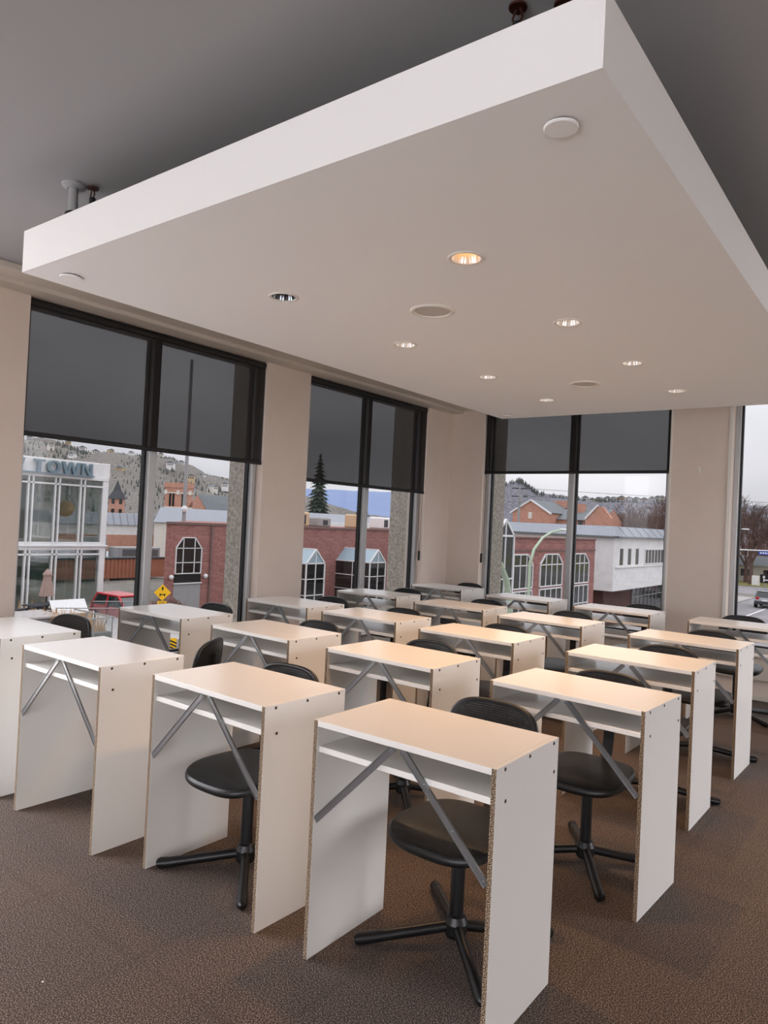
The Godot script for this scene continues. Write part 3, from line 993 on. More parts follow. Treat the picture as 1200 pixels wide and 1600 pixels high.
func conifer(h: float, w: float, sd: int, label: String, at: Vector3, group := "") -> Node3D:
	var r2 := RandomNumberGenerator.new()
	r2.seed = sd
	var t := thing("conifer", label, "tree", at, 0.0, group)
	var s := mb()
	tube(s, [Vector3.ZERO, Vector3(0, h * 0.97, 0)], [h * 0.02, 0.02], 7)
	obj("trunk", s, M.bark, t)
	var f := mb()
	var tiers := 26
	for i in tiers:
		var y := h * (0.08 + 0.90 * i / tiers)
		var rad := w * 0.5 * pow(1.0 - float(i) / tiers, 0.75) + 0.1
		var n := 13
		var a0 := r2.randf() * TAU
		for k in n:
			var a := a0 + TAU * k / n + r2.randf_range(-0.12, 0.12)
			var u := Vector3(cos(a), 0, sin(a))
			var v := Vector3(-sin(a), 0, cos(a))
			var rr := rad * r2.randf_range(0.7, 1.1)
			var tip := u * rr + Vector3(0, y - rr * 0.30, 0)
			var up := Vector3(0, y + h * 0.03, 0)
			var half := v * rr * 0.24
			var m1 := u * rr * 0.6 + Vector3(0, y - rr * 0.08, 0)
			face(f, [up, m1 + half, tip], Vector3.UP + u)
			face(f, [up, tip, m1 - half], Vector3.UP + u)
			face(f, [m1 + half, tip, m1 - half, m1 - Vector3(0, rr * 0.2, 0)], Vector3.DOWN + u)
	obj("foliage", f, M.conifer, t)
	return t

func hill(called: String, label: String, ridge: Array, reach: float, m: Material, rough_: float, sd: int) -> void:
	# ridge points [x, y, z]; the slope comes down towards the town over reach of the distance
	var n := FastNoiseLite.new()
	n.seed = sd
	n.frequency = 0.012
	n.fractal_octaves = 4
	var cols := []
	for i in ridge.size() - 1:
		var a := Vector3(ridge[i][0], ridge[i][1], ridge[i][2])
		var b := Vector3(ridge[i + 1][0], ridge[i + 1][1], ridge[i + 1][2])
		for k in 6:
			cols.append(a.lerp(b, k / 6.0))
	cols.append(Vector3(ridge[-1][0], ridge[-1][1], ridge[-1][2]))
	var grid := []
	for j in 26:
		var f := float(j) / 22.0
		var row := []
		for c in cols:
			var flat := Vector3(c.x, 0, c.z)
			var p: Vector3 = flat * (1.0 - reach + reach * f)
			var k := minf(f, 1.0)
			var y: float = lerpf(G - 2.0, c.y, k * k * (3 - 2 * k) * 0.55 + k * 0.45)
			if f > 1.0:
				y = c.y * (1.0 - (f - 1.0) * 2.0)
			y += n.get_noise_2d(p.x, p.z) * rough_ * (k * (1.25 - k) + 0.02)
			row.append(Vector3(p.x, y, p.z))
		grid.append(row)
	var s := mb()
	sheet(s, grid, Vector3.UP)
	struct(called, s, m, label)

func street() -> void:
	struct("ground", box(Vector3(-1600, G - 3, -1600), Vector3(1200, G - 0.02, 1200)), M.earth, "ground of the town beyond the windows")
	var r := struct_root("road", "grey asphalt street with white lane lines")
	obj("asphalt", box(Vector3(-15.4, G - 0.3, -140), Vector3(-3.0, G + 0.005, 40)), M.asphalt, r)
	obj("crossing_asphalt", box(Vector3(-140, G - 0.3, -113), Vector3(-15.4, G + 0.004, -97)), M.asphalt, r)
	obj("crossing_asphalt", box(Vector3(-3.0, G - 0.3, -113), Vector3(60, G + 0.004, -97)), M.asphalt, r)
	for k in 3:
		obj("lane_line", box(Vector3(-12.3 + k * 3.1, G, -90), Vector3(-12.15 + k * 3.1, G + 0.012, 20)), M.lane, r)
	obj("stop_line", box(Vector3(-15.2, G, -95.6), Vector3(-3.2, G + 0.012, -95.0)), M.lane, r)
	obj("crosswalk_line", box(Vector3(-15.2, G, -92.2), Vector3(-3.2, G + 0.012, -91.9)), M.lane, r)
	var k2 := mb()
	bx(k2, Vector3(-17.0, G - 0.2, -90), Vector3(-15.4, G + 0.13, 20), 0.02)
	struct("kerb", k2, M.paving, "pale sidewalk along the street")
	struct("lawn", box(Vector3(-60, G - 0.2, -160), Vector3(40, G + 0.06, -113.5)), M.grass, "pale green lawn beyond the crossing")
	struct("terrace", box(Vector3(-39.4, G, -22.2), Vector3(-27.2, -4.25, -4)), M.paving, "raised paved terrace in front of the glass building")
	struct("bounce_deck", box(Vector3(LX - 3.0, -0.35, FZ + TH + 0.01), Vector3(RX + 3.0, -0.05, FZ + 14.0)), M.frame_white, "added pale deck behind the camera that bounces daylight into the room")  # added, unseen: pale deck reflecting sky light up onto the hanging panel's fascia
	# own concrete columns outside the glass
	for c in [[-5.52, -5.2, -5.05, -4.70], [-5.55, -5.2, -7.85, -7.43], [-4.85, -4.45, -8.5, -8.15]]:
		var s := mb()
		bx(s, Vector3(c[0], G, c[2]), Vector3(c[1], 3.4, c[3]), 0.015)
		struct("column", s, M.concrete, "raw concrete column just outside the glass")

func glass_building() -> void:
	var t := thing("glass_building", "white framed two-storey glass building with large letters on its roof edge", "building", Vector3(-40, G, -20))
	var o := t.position
	var B := func(a: Vector3, b: Vector3, r := 0.0) -> SurfaceTool:
		return box(a - o, b - o, r)
	obj("parapet", B.call(Vector3(-52, 3.42, -24.75), Vector3(-39.95, 4.30, -5), 0.03), M.white_paint, t)
	obj("soffit_band", B.call(Vector3(-51.9, 3.22, -24.65), Vector3(-39.85, 3.42, -5), 0.02), M.frame_white, t)
	obj("floor_band", B.call(Vector3(-40.25, -0.95, -24.65), Vector3(-39.9, -0.48, -5), 0.02), M.frame_white, t)
	obj("floor_ledge", B.call(Vector3(-40.0, -0.74, -24.75), Vector3(-39.78, -0.66, -5), 0.01), M.frame_white, t)
	obj("floor_slab", B.call(Vector3(-51.8, -0.95, -24.4), Vector3(-40.3, -0.55, -5)), M.cream, t)
	obj("rear_wall", B.call(Vector3(-52, -4.3, -24.5), Vector3(-51.8, 3.3, -5)), mat(Color(0.46, 0.44, 0.42), 0.9), t)
	obj("base_slab", B.call(Vector3(-52, G, -24.6), Vector3(-39.8, -4.25, -5)), M.concrete, t)
	obj("corner_post", B.call(Vector3(-40.25, -4.25, -24.65), Vector3(-39.88, 3.22, -24.28), 0.02), M.frame_white, t)
	obj("corner_post", B.call(Vector3(-52.0, -4.25, -24.65), Vector3(-51.7, 3.22, -24.35), 0.02), M.frame_white, t)
	var cuts := [-24.28]
	for k in 12:
		cuts.append(-23.12 + k * 1.545)
		cuts.append(-22.87 + k * 1.545)
	for i in range(1, cuts.size()):
		obj("mullion", B.call(Vector3(-40.1, -4.25, cuts[i] - 0.045), Vector3(-39.86, 3.22, cuts[i] + 0.045), 0.01), M.frame_white, t)
	for y in [2.86, -1.2]:
		obj("transom", B.call(Vector3(-40.06, y - 0.05, -24.3), Vector3(-39.86, y + 0.05, -5), 0.01), M.frame_white, t)
	for i in cuts.size() - 1:
		for y in [[-4.25, -1.25], [-1.15, -0.95], [-0.48, 2.81], [2.91, 3.22]]:
			var q := mb()
			face(q, [Vector3(-40, y[0], cuts[i]) - o, Vector3(-40, y[0], cuts[i + 1]) - o, Vector3(-40, y[1], cuts[i + 1]) - o, Vector3(-40, y[1], cuts[i]) - o], Vector3.RIGHT)
			obj("pane", q, M.green_glass, t)
	for k in 3:
		for y in [[-4.25, -0.95], [-0.48, 3.22]]:
			var q := mb()
			var x0 := -40.3 - k * 3.8
			face(q, [Vector3(x0, y[0], -24.5) - o, Vector3(x0 - 3.7, y[0], -24.5) - o, Vector3(x0 - 3.7, y[1], -24.5) - o, Vector3(x0, y[1], -24.5) - o], Vector3.FORWARD)
			obj("side_pane", q, M.green_glass, t)
	obj("inner_column", B.call(Vector3(-46.2, -4.25, -22.6), Vector3(-45.6, 3.3, -21.9), 0.02), mat(Color(0.34, 0.24, 0.20), 0.8), t)
	obj("inner_wall", B.call(Vector3(-48.5, -0.55, -21.7), Vector3(-48.3, 3.3, -15)), M.tan, t)
	var st := mb()
	for f in [[-0.55, -20.6], [-4.25, -21.8]]:
		bar(st, Vector3(-43.5, f[0] + 1.5, -18.2) - o, Vector3(-43.5, f[0] + 0.1, f[1]) - o, 0.25, 0.08)
		bar(st, Vector3(-43.4, f[0] + 2.4, -18.2) - o, Vector3(-43.4, f[0] + 1.0, f[1]) - o, 0.05, 0.05)
		for k in 9:
			var p := Vector3(-43.4, f[0] + 1.55 - 1.4 * k / 8.0, lerpf(-18.2, f[1], k / 8.0)) - o
			bar(st, p, p + Vector3.UP * 0.9, 0.03, 0.03)
	obj("staircase", st, M.hvac, t)
	var g := thing("globe_lamp", "large round woven pendant lamp glowing inside the glass building", "lamp", Vector3(-43, 1.45, -23.7))
	var s := mb()
	var pr := []
	for k in 13:
		pr.append(Vector2(sin(PI * k / 12.0) * 0.50, -cos(PI * k / 12.0) * 0.50))
	lathe(s, pr, 24)
	obj("lamp_shade", s, mat(Color(0.80, 0.64, 0.42), 0.9), g)
	var b := mb()
	lathe(b, [Vector2(0, -0.04), Vector2(0.05, 0), Vector2(0, 0.04)], 10, Vector3(0.49, 0.05, 0.0))
	obj("lamp_bulb", b, M.lamp_white, g)
	var c := mb()
	tube(c, [Vector3(0, 0.49, 0), Vector3(0, 1.85, 0)], [0.02], 6)
	obj("cable", c, M.hvac, g)
	# letters on the roof edge
	var sg := thing("roof_sign", "large grey metal letters reading TOWN along the white roof edge", "sign", Vector3(-39.95, 3.44, -20))
	obj("letter_rail", box(Vector3(0.0, -0.04, -3.55), Vector3(0.34, 0.03, 4), 0.0), M.letter, sg)
	var font := SystemFont.new()
	font.font_names = PackedStringArray(["Droid Sans"])
	font.font_weight = 700
	for L in [["T", -19.93, -20.55], ["O", -20.68, -21.47], ["W", -21.55, -22.68], ["N", -22.76, -23.44], ["W", -18.25, -19.42]]:
		var tm := TextMesh.new()
		tm.text = L[0]
		tm.font = font
		tm.font_size = 64
		tm.pixel_size = 0.01
		tm.depth = 0.2
		tm.material = M.letter
		var bb := tm.get_aabb()
		var l := put("letter", tm, sg)
		var sx: float = (L[1] - L[2]) / bb.size.x
		var sy: float = 0.70 / bb.size.y
		l.basis = Basis(Vector3(0, 0, -sx), Vector3(0, sy, 0), Vector3(1, 0, 0))
		l.position = Vector3(0.18, 0.03 - bb.position.y * sy, L[1] + 20.0 + bb.position.x * sx)

func brick_buildings() -> void:
	# long brick building across the plaza
	var t := thing("brick_building", "long low red brick building with arched window seen through the left windows", "building", Vector3(-38, G, -40))
	var o := t.position
	var fp := [[-38 - o.x, -27.6 - o.z], [-38 - o.x, -62 - o.z], [-54 - o.x, -62 - o.z], [-54 - o.x, -41 - o.z]]
	obj("walls", footprint(fp, 0, 5.9), M.brick, t)
	var cp := [[-37.9 - o.x, -27.5 - o.z], [-37.9 - o.x, -62.1 - o.z], [-38.4 - o.x, -62.1 - o.z], [-38.4 - o.x, -28.2 - o.z]]
	obj("coping", footprint(cp, 5.85, 6.0), M.coping, t)
	var S := Node3D.new()
	S.name = "glazing"
	var sub := func(c: float) -> void:
		glazed("arched_window", 0.0, [[c + 1.0, -2.35 - G], [c + 1.0, -0.68 - G], [c + 0.5, -0.04 - G], [c - 0.45, -0.04 - G], [c - 1.0, -0.74 - G], [c - 1.0, -2.35 - G]], [c + 0.45, c - 0.45], [-1.65 - G, -0.72 - G], t, M.frame_white, M.dark_glass)
		obj("spandrel_panel", box(Vector3(-0.05, -2.95 - G, c - 1.05), Vector3(0.03, -2.40 - G, c + 1.05)), M.dark_void, t)
		obj("sill_bar", box(Vector3(0, -3.02 - G, c - 1.1), Vector3(0.12, -2.95 - G, c + 1.1), 0.01), M.frame_white, t)
		obj("doorway_panel", box(Vector3(-0.05, 0.0, c - 1.05), Vector3(0.02, -3.02 - G, c + 1.05)), M.hvac, t)
	sub.call(-29.4 - o.z)
	S.free()
	obj("downspout", box(Vector3(0, 0.0, 8.75), Vector3(0.12, 5.8, 8.9), 0.02), M.coping, t)
	for p in [[-28.05, "left"], [-30.75, "right"]]:
		var w := thing("wall_globe", "small white globe light on the brick wall to the %s of the arched window" % p[1], "lamp", Vector3(-37.85, -2.55, p[0]), 0.0, "globe lights on the brick wall")
		var s := mb()
		lathe(s, [Vector2(0, -0.16), Vector2(0.12, -0.11), Vector2(0.16, 0), Vector2(0.12, 0.11), Vector2(0, 0.16)], 12)
		obj("globe", s, M.frame_white, w)
		obj("bracket", box(Vector3(-0.15, -0.03, -0.03), Vector3(0, 0.03, 0.03)), M.dark, w)
	gable_bay(Vector3(-34.5, G, -45.0), 1.0, 3.5, 3.4, 4.4, "glazed gable bay with white frames, right one in the narrow window")
	gable_bay(Vector3(-34.5, G, -37.75), 0.95, 3.5, 3.45, 4.45, "glazed gable bay with white frames, half hidden by the pier left of it")
	# brick building with wide arched windows seen through the back window
	var e := thing("arcade_building", "red brick building with a row of wide arched windows seen through the back window", "building", Vector3(-17, G, -36))
	var p := e.position
	obj("walls", box(Vector3(-3.0, 0, -9.1), Vector3(0, 6.1, 7.4)), M.brick, e)
	obj("coping", box(Vector3(-3.05, 6.1, -9.15), Vector3(0.08, 6.2, 7.45), 0.02), M.coping, e)
	obj("band_course", box(Vector3(0.0, 5.42, -9.1), Vector3(0.05, 5.50, 7.4)), M.coping, e)
	for c in [-34.4, -38.38, -42.5]:
		var z: float = c - p.z
		glazed("arched_window", 0.0, [[z + 1.5, 3.45], [z + 1.5, 4.70], [z + 0.85, 5.25], [z - 0.85, 5.25], [z - 1.5, 4.70], [z - 1.5, 3.45]], [z + 0.75, z, z - 0.75], [4.66], e, M.frame_white, M.dark_glass, 0.07)
		glazed("lower_window", 0.0, [[z + 1.5, 0.4], [z + 1.5, 3.3], [z - 1.5, 3.3], [z - 1.5, 0.4]], [z + 0.75, z, z - 0.75], [2.2], e, M.frame_white, M.dark_glass, 0.07)
	gable_bay(Vector3(-15.5, G, -29.8), 0.85, 1.5, 6.25, 7.0, "tall glazed gable bay beside the concrete column in the back window")
	# white building with grey hip roof
	var w := thing("white_building", "white rendered building with grey metal roof and slot windows", "building", Vector3(-17, G, -60))
	var q := w.position
	obj("upper_walls", box(Vector3(-14.0, 2.62, -20), Vector3(0, 6.35, 11.4)), M.white_paint, w)
	obj("base_walls", box(Vector3(-13.5, 0, -20), Vector3(-0.9, 2.62, 10.6)), mat(Color(0.34, 0.24, 0.22), 0.9), w)
	var rf := mb()
	var A := [Vector3(0.25, 6.35, 11.65), Vector3(0.25, 6.35, -20.2), Vector3(-14.2, 6.35, -20.2), Vector3(-14.2, 6.35, 11.65)]
	var C := [Vector3(-0.45, 7.1, 10.4), Vector3(-0.45, 7.1, -19.2), Vector3(-13.2, 7.1, -19.2), Vector3(-13.2, 7.1, 10.4)]
	for i in 4:
		face(rf, [A[i], A[(i + 1) % 4], C[(i + 1) % 4], C[i]], (A[i] + A[(i + 1) % 4]) * 0.5 - Vector3(-7, 0, -4.5))
	face(rf, C, Vector3.UP)
	face(rf, A, Vector3.DOWN)
	obj("hip_roof", rf, M.metal_roof, w)
	obj("eave_gutter", box(Vector3(0.0, 6.30, -20.2), Vector3(0.3, 6.42, 11.7), 0.02), M.slate, w)
	obj("eave_gutter", box(Vector3(-14.2, 6.30, 11.4), Vector3(0.3, 6.42, 11.7), 0.02), M.slate, w)
	for k in 16:
		var sm := mb()
		bar(sm, Vector3(0.24, 6.37, 9.5 - k * 1.8), Vector3(-0.44, 7.12, 9.5 - k * 1.8), 0.05, 0.05)
		obj("roof_seam", sm, M.metal_roof, w)
	for z in [10.15, 8.45, 6.75]:
		obj("slot_window", box(Vector3(-0.05, 4.4, z - 0.65), Vector3(0.012, 5.55, z)), M.dark_glass, w)
		obj("slot_reveal", box(Vector3(-0.05, 4.4, z - 1.15), Vector3(0.02, 5.6, z - 0.65)), M.frame_white, w)
	obj("ledge", box(Vector3(0, 4.2, -14), Vector3(0.12, 4.32, 11.0), 0.02), M.white_paint, w)
	glazed("strip_window", 0.0, [[4.7, 4.4], [4.7, 5.5], [-2.2, 5.5], [-2.2, 4.4]], [3.9, 3.1, 2.3, 1.5, 0.7, -0.1, -1.0], [], w, M.frame_white, M.dark_glass, 0.08)
	glazed("shop_window", -0.85, [[4.6, 0.2], [4.6, 2.6], [-12, 2.6], [-12, 0.2]], [3.6, 2.6, 1.6, 0.6, -0.4, -1.4, -3, -5, -7], [1.8], w, M.hvac, M.dark_glass, 0.08)

func gable_bay(front: Vector3, half: float, deep: float, eave: float, peak: float, label: String) -> void:
	# glass bay with a gable facing +x
	var t := thing("gable_bay", label, "bay", front, 0.0, "glazed bays on the brick buildings")
	var fr := mb()
	var fw := 0.09
	for z in [half, -half]:
		bar(fr, Vector3(0, 0, z), Vector3(0, eave, z), fw, fw)
		bar(fr, Vector3(0, eave, z), Vector3(-deep, eave, z), fw, fw)
		bar(fr, Vector3(0, eave, z), Vector3(0, peak, 0), fw, fw)
		bar(fr, Vector3(-deep * 0.5, 0, z), Vector3(-deep * 0.5, eave, z), fw * 0.7, fw * 0.7)
	bar(fr, Vector3(0, peak, 0), Vector3(-deep, peak, 0), fw, fw)
	bar(fr, Vector3(0, eave, half), Vector3(0, eave, -half), fw, fw)
	bar(fr, Vector3(0.01, 0, 0), Vector3(0.01, peak, 0), fw * 0.7, fw * 0.7)
	for y in [eave * 0.35, eave * 0.68]:
		bar(fr, Vector3(0.01, y, half), Vector3(0.01, y, -half), fw * 0.7, fw * 0.7)
		bar(fr, Vector3(0, y, half), Vector3(-deep, y, half), fw * 0.7, fw * 0.7)
	obj("frame", fr, M.frame_white, t)
	for z in [half, -half]:
		var q := mb()
		face(q, [Vector3(0, eave, z), Vector3(-deep, eave, z), Vector3(-deep, peak, 0), Vector3(0, peak, 0)], Vector3(0, 1, signf(z)))
		obj("roof_pane", q, M.pale_glass, t)
		var g := mb()
		face(g, [Vector3(-0.02, eave, z), Vector3(-0.02, eave, 0), Vector3(-0.02, peak, 0)], Vector3.RIGHT)
		obj("gable_pane", g, M.pale_glass if eave < 4.0 else M.dark_glass, t)
		for k in [[0.0, 0.35], [0.35, 0.68], [0.68, 1.0]]:
			var f := mb()
			face(f, [Vector3(-0.02, eave * k[0], z), Vector3(-0.02, eave * k[0], 0), Vector3(-0.02, eave * k[1], 0), Vector3(-0.02, eave * k[1], z)], Vector3.RIGHT)
			obj("front_pane", f, M.dark_glass, t)
			var s := mb()
			face(s, [Vector3(0, eave * k[0], z), Vector3(-deep, eave * k[0], z), Vector3(-deep, eave * k[1], z), Vector3(0, eave * k[1], z)], Vector3(0, 0, signf(z)))
			obj("side_pane", s, M.dark_glass, t)

func background_buildings() -> void:
	# rust-clad low building with plant on its roof
	var t := thing("carport_building", "low building with rust brown slatted fascia over a dark carport", "building", Vector3(-60, G, -39))
	obj("fascia", box(Vector3(-0.3, -4.85 - G, -5), Vector3(0, -3.05 - G, 7)), M.rust, t)
	for k in 24:
		obj("fascia_slat", box(Vector3(0, -4.83 - G, 6.7 - k * 0.4), Vector3(0.08, -3.07 - G, 6.9 - k * 0.4)), M.rust, t)
	obj("fascia_cap", box(Vector3(-0.4, -3.06 - G, -5.05), Vector3(0.12, -2.92 - G, 7.05), 0.02), M.charcoal, t)
	obj("roof_deck", box(Vector3(-14, -3.4 - G, -5), Vector3(-0.3, -3.0 - G, 7)), M.flat_roof, t)
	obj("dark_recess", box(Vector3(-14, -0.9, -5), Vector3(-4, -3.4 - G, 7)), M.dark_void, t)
	for z in [5.0, 1.5, -2.0]:
		obj("pier", box(Vector3(-0.6, -1.5, z - 0.25), Vector3(-0.1, -4.85 - G, z + 0.25)), M.concrete, t)
	for h in [[[-1.5, -1.5, 1.3], [1.7, 1.0], "wide grey rooftop air unit on the carport building"], [[-2.5, 1.6, 0.5], [0.9, 1.9], "tall grey rooftop air unit beside the glass building corner"], [[-1.2, -3.4, 0.6], [0.9, 1.0], "small grey rooftop box above the carport building"]]:
		var q: Array = h[0]
		var a := thing("rooftop_unit", h[2], "air unit", Vector3(-60 + q[0], -3.0, -39 + q[1]), 0.0, "rooftop units")
		obj("cabinet", box(Vector3(-0.8, 0, -h[1][0]), Vector3(0.8, h[1][1], h[1][0]), 0.05), M.hvac, a)
		var gr := mb()
		for k in 5:
			bx(gr, Vector3(0.8, 0.2 + k * 0.13, -h[1][0] * 0.7), Vector3(0.83, 0.26 + k * 0.13, h[1][0] * 0.7))
		obj("louvre", gr, M.charcoal, a)
	var lo := thing("white_band_building", "long white building with patterned grey roof band behind the carport building", "building", Vector3(-90, G, -60))
	obj("walls", box(Vector3(-10, 0, -18), Vector3(0, 4.5, 12)), M.white_paint, lo)
	obj("lower_wall", box(Vector3(0, 0, -18), Vector3(0.1, 3.1, 12)), M.orange_brick, lo)
	var rb := mb()
	face(rb, [Vector3(0.3, 4.5, -18), Vector3(0.3, 4.5, 12), Vector3(-1.2, 6.1, 12), Vector3(-1.2, 6.1, -18)], Vector3(1, 1, 0))
	face(rb, [Vector3(-10, 6.1, -18), Vector3(-10, 6.1, 12), Vector3(-1.2, 6.1, 12), Vector3(-1.2, 6.1, -18)], Vector3.UP)
	face(rb, [Vector3(0.3, 4.5, 12), Vector3(-1.2, 6.1, 12), Vector3(-10, 6.1, 12), Vector3(-10, 4.5, 12)], Vector3.BACK)
	obj("roof_band", rb, M.metal_roof, lo)
	for k in 24:
		var r := mb()
		bar(r, Vector3(0.3, 4.52, 10 - k * 1.1), Vector3(-1.2, 6.12, 9.4 - k * 1.1), 0.10, 0.06)
		obj("roof_seam", r, M.slate, lo)
	# turret with a pointed roof
	var u := thing("turret", "orange brick turret with dark pointed roof below the hillside", "tower", Vector3(-101.4, G, -64.2), -0.55)
	obj("shaft", box(Vector3(-1.15, 0, -1.15), Vector3(1.15, 8.3, 1.15)), M.orange_brick, u)
	var ro := mb()
	var base := [Vector3(-1.4, 8.3, -1.4), Vector3(1.4, 8.3, -1.4), Vector3(1.4, 8.3, 1.4), Vector3(-1.4, 8.3, 1.4)]
	var mid := [Vector3(-0.6, 9.6, -0.6), Vector3(0.6, 9.6, -0.6), Vector3(0.6, 9.6, 0.6), Vector3(-0.6, 9.6, 0.6)]
	for i in 4:
		var nn: Vector3 = (base[i] + base[(i + 1) % 4]) * 0.5 - Vector3(0, 8.3, 0)
		face(ro, [base[i], base[(i + 1) % 4], mid[(i + 1) % 4], mid[i]], nn)
		face(ro, [mid[i], mid[(i + 1) % 4], Vector3(0, 11.3, 0)], nn)
	obj("pointed_roof", ro, M.charcoal, u)
	for x in [-0.55, 0.55]:
		for y in [5.9, 7.5]:
			obj("window", box(Vector3(x - 0.22, y, 1.15), Vector3(x + 0.22, y + 0.8, 1.2)), M.dark_glass, u)
			obj("window", box(Vector3(1.15, y, x - 0.22), Vector3(1.2, y + 0.8, x + 0.22)), M.dark_glass, u)
	# church tower with slate-roofed nave
	var c := thing("church", "orange brick church with square tower, gable and grey slate roof", "church", Vector3(-88.1, G, -65.9), 0.92)
	obj("tower", box(Vector3(-1.95, 0, -2), Vector3(1.95, 10.9, 2)), M.orange_brick, c)
	obj("tower_cap", box(Vector3(-2.1, 10.2, -2.1), Vector3(2.1, 10.75, 2.1)), M.orange_brick, c)
	obj("stone_band", box(Vector3(-2.0, 7.2, -2.05), Vector3(2.0, 7.4, 2.08)), M.cream, c)
	obj("stone_band", box(Vector3(-2.0, 9.35, -2.05), Vector3(2.0, 9.5, 2.08)), M.cream, c)
	for x in [-1.2, -0.75, 0.55, 1.0]:
		obj("louvre_opening", box(Vector3(x - 0.14, 7.5, 2.0), Vector3(x + 0.14, 9.3, 2.06)), M.dark_void, c)
	for x in [-1.85, -0.15, 1.55]:
		obj("stone_corner", box(Vector3(x - 0.2, 9.2, 2.0), Vector3(x + 0.2, 9.8, 2.1)), M.cream, c)
	var ng := mb()
	prism(ng, PackedVector2Array([Vector2(1.2, 0), Vector2(5.0, 0), Vector2(5.0, 5.6), Vector2(2.6, 9.4), Vector2(1.2, 7.2)]), 1.0, Transform3D(Basis.IDENTITY, Vector3(0, 0, 1.0)))
	obj("gable_wall", ng, M.orange_brick, c)
	var nr := mb()
	face(nr, [Vector3(2.6, 9.4, 2.0), Vector3(14, 9.4, -1), Vector3(14, 5.6, 2.0), Vector3(5.0, 5.6, 2.2)], Vector3(0, 1, 1))
	face(nr, [Vector3(2.6, 9.4, 2.0), Vector3(14, 9.4, -1), Vector3(14, 5.6, -6), Vector3(2.6, 5.6, -6)], Vector3(0, 1, -1))
	obj("nave_roof", nr, M.slate, c)
	obj("nave_walls", box(Vector3(3, 0, -5.5), Vector3(14, 5.7, 1.6)), M.orange_brick, c)
	# white hall between church and brick building
	var h := thing("white_hall", "plain white hall with shallow grey roof in front of the church", "building", Vector3(-70, G, -56))
	obj("walls", footprint([[0, 6.8], [0, -10], [-12, -10], [-12, -1.9]], 0, 5.4), M.cream, h)
	var hr := mb()
	face(hr, [Vector3(0.3, 5.4, 7.1), Vector3(0.3, 5.4, -10), Vector3(-3.5, 7.15, -10), Vector3(-3.5, 7.15, 3.6)], Vector3(1, 1, 0))
	face(hr, [Vector3(0.3, 5.4, 7.1), Vector3(-3.5, 7.15, 3.6), Vector3(-12, 7.15, -2.6), Vector3(-12.2, 5.4, -1.6)], Vector3(0, 1, 1))
	face(hr, [Vector3(-3.5, 7.15, -10), Vector3(-3.5, 7.15, 3.6), Vector3(-12, 7.15, -2.6), Vector3(-12, 7.15, -10)], Vector3.UP)
	obj("roof", hr, M.metal_roof, h)
	obj("window", box(Vector3(0, 2.6, 4.4), Vector3(0.05, 4.4, 5.0)), M.dark_glass, h)
	# grey roofs seen through the narrow window
	var g := thing("grey_roof_building", "long low building with pale grey roof and white rooftop boxes", "building", Vector3(-75, G, -90))
	obj("walls", box(Vector3(-20, 0, -16), Vector3(0, 5.3, 14)), M.white_paint, g)
	var gr2 := mb()
	face(gr2, [Vector3(0.4, 6.2, 14), Vector3(0.4, 6.2, -16), Vector3(-6, 7.6, -16), Vector3(-6, 7.6, 14)], Vector3(1, 2, 0))
	face(gr2, [Vector3(-20, 6.2, 14), Vector3(-20, 6.2, -16), Vector3(-6, 7.6, -16), Vector3(-6, 7.6, 14)], Vector3(-1, 2, 0))
	face(gr2, [Vector3(-20, 6.2, 14), Vector3(-6, 7.6, 14), Vector3(0.4, 6.2, 14)], Vector3.BACK)
	obj("roof", gr2, M.metal_roof, g)
	obj("fascia", box(Vector3(0.2, 5.3, -16), Vector3(0.45, 6.2, 14), 0.02), M.white_paint, g)
	for k in [[-47.5, 1.3, M.tan, "round tan vent box on the brick roof behind the pier"], [-50.5, 0.9, M.hvac, "grey vent box on the brick roof, second from the pier"], [-56.0, 1.35, M.tan, "tan air unit on the brick roof beside the mullion"], [-60.0, 1.2, M.frame_white, "white air unit on the brick roof at the right of the narrow window"]]:
		var a := thing("roof_box", k[3], "air unit", Vector3(-46, G + 5.9, k[0]), 0.0, "boxes on the brick roof")
		obj("cabinet", box(Vector3(-0.8, 0, -0.9), Vector3(0.8, k[1], 0.9), 0.12), k[2], a)
		obj("fan_cover", box(Vector3(0.8, 0.2, -0.35), Vector3(0.84, k[1] - 0.25, 0.3), 0.02), M.charcoal, a)
	# orange gabled hall
	var b := thing("gabled_hall", "orange brick hall with white-trimmed gable and grey roof below the far hill", "building", Vector3(-49.4, G, -103))
	var gw := mb()
	prism(gw, PackedVector2Array([Vector2(-3.1, 0), Vector2(3.1, 0), Vector2(3.1, 9.3), Vector2(0, 11.1), Vector2(-3.1, 9.3)]), 14.0, Transform3D(Basis.IDENTITY, Vector3(0, 0, -14)))
	obj("gable_walls", gw, M.orange_brick, b)
	for sx in [-1.0, 1.0]:
		var k := mb()
		bar(k, Vector3(sx * 3.5, 9.1, 0.1), Vector3(0, 11.2, 0.1), 0.3, 0.22)
		obj("white_trim", k, M.frame_white, b)
		var f := mb()
		bar(f, Vector3(sx * 3.3, 9.25, -7), Vector3(0, 11.2, -7), 14.0, 0.12)
		obj("roof_slope", f, M.slate, b)
	obj("gable_window", box(Vector3(-0.35, 8.3, 0), Vector3(0.25, 9.3, 0.06)), M.cream, b)
	obj("wing_walls", box(Vector3(3.1, 0, -11), Vector3(10.6, 8.4, -3)), M.orange_brick, b)
	var wg := mb()
	prism(wg, PackedVector2Array([Vector2(-11, 8.4), Vector2(-3, 8.4), Vector2(-7, 10.25)]), 0.3, Transform3D(Basis(Vector3.BACK, Vector3.UP, Vector3.LEFT), Vector3(10.6, 0, 0)))
	obj("wing_gable", wg, M.orange_brick, b)
	var wr := mb()
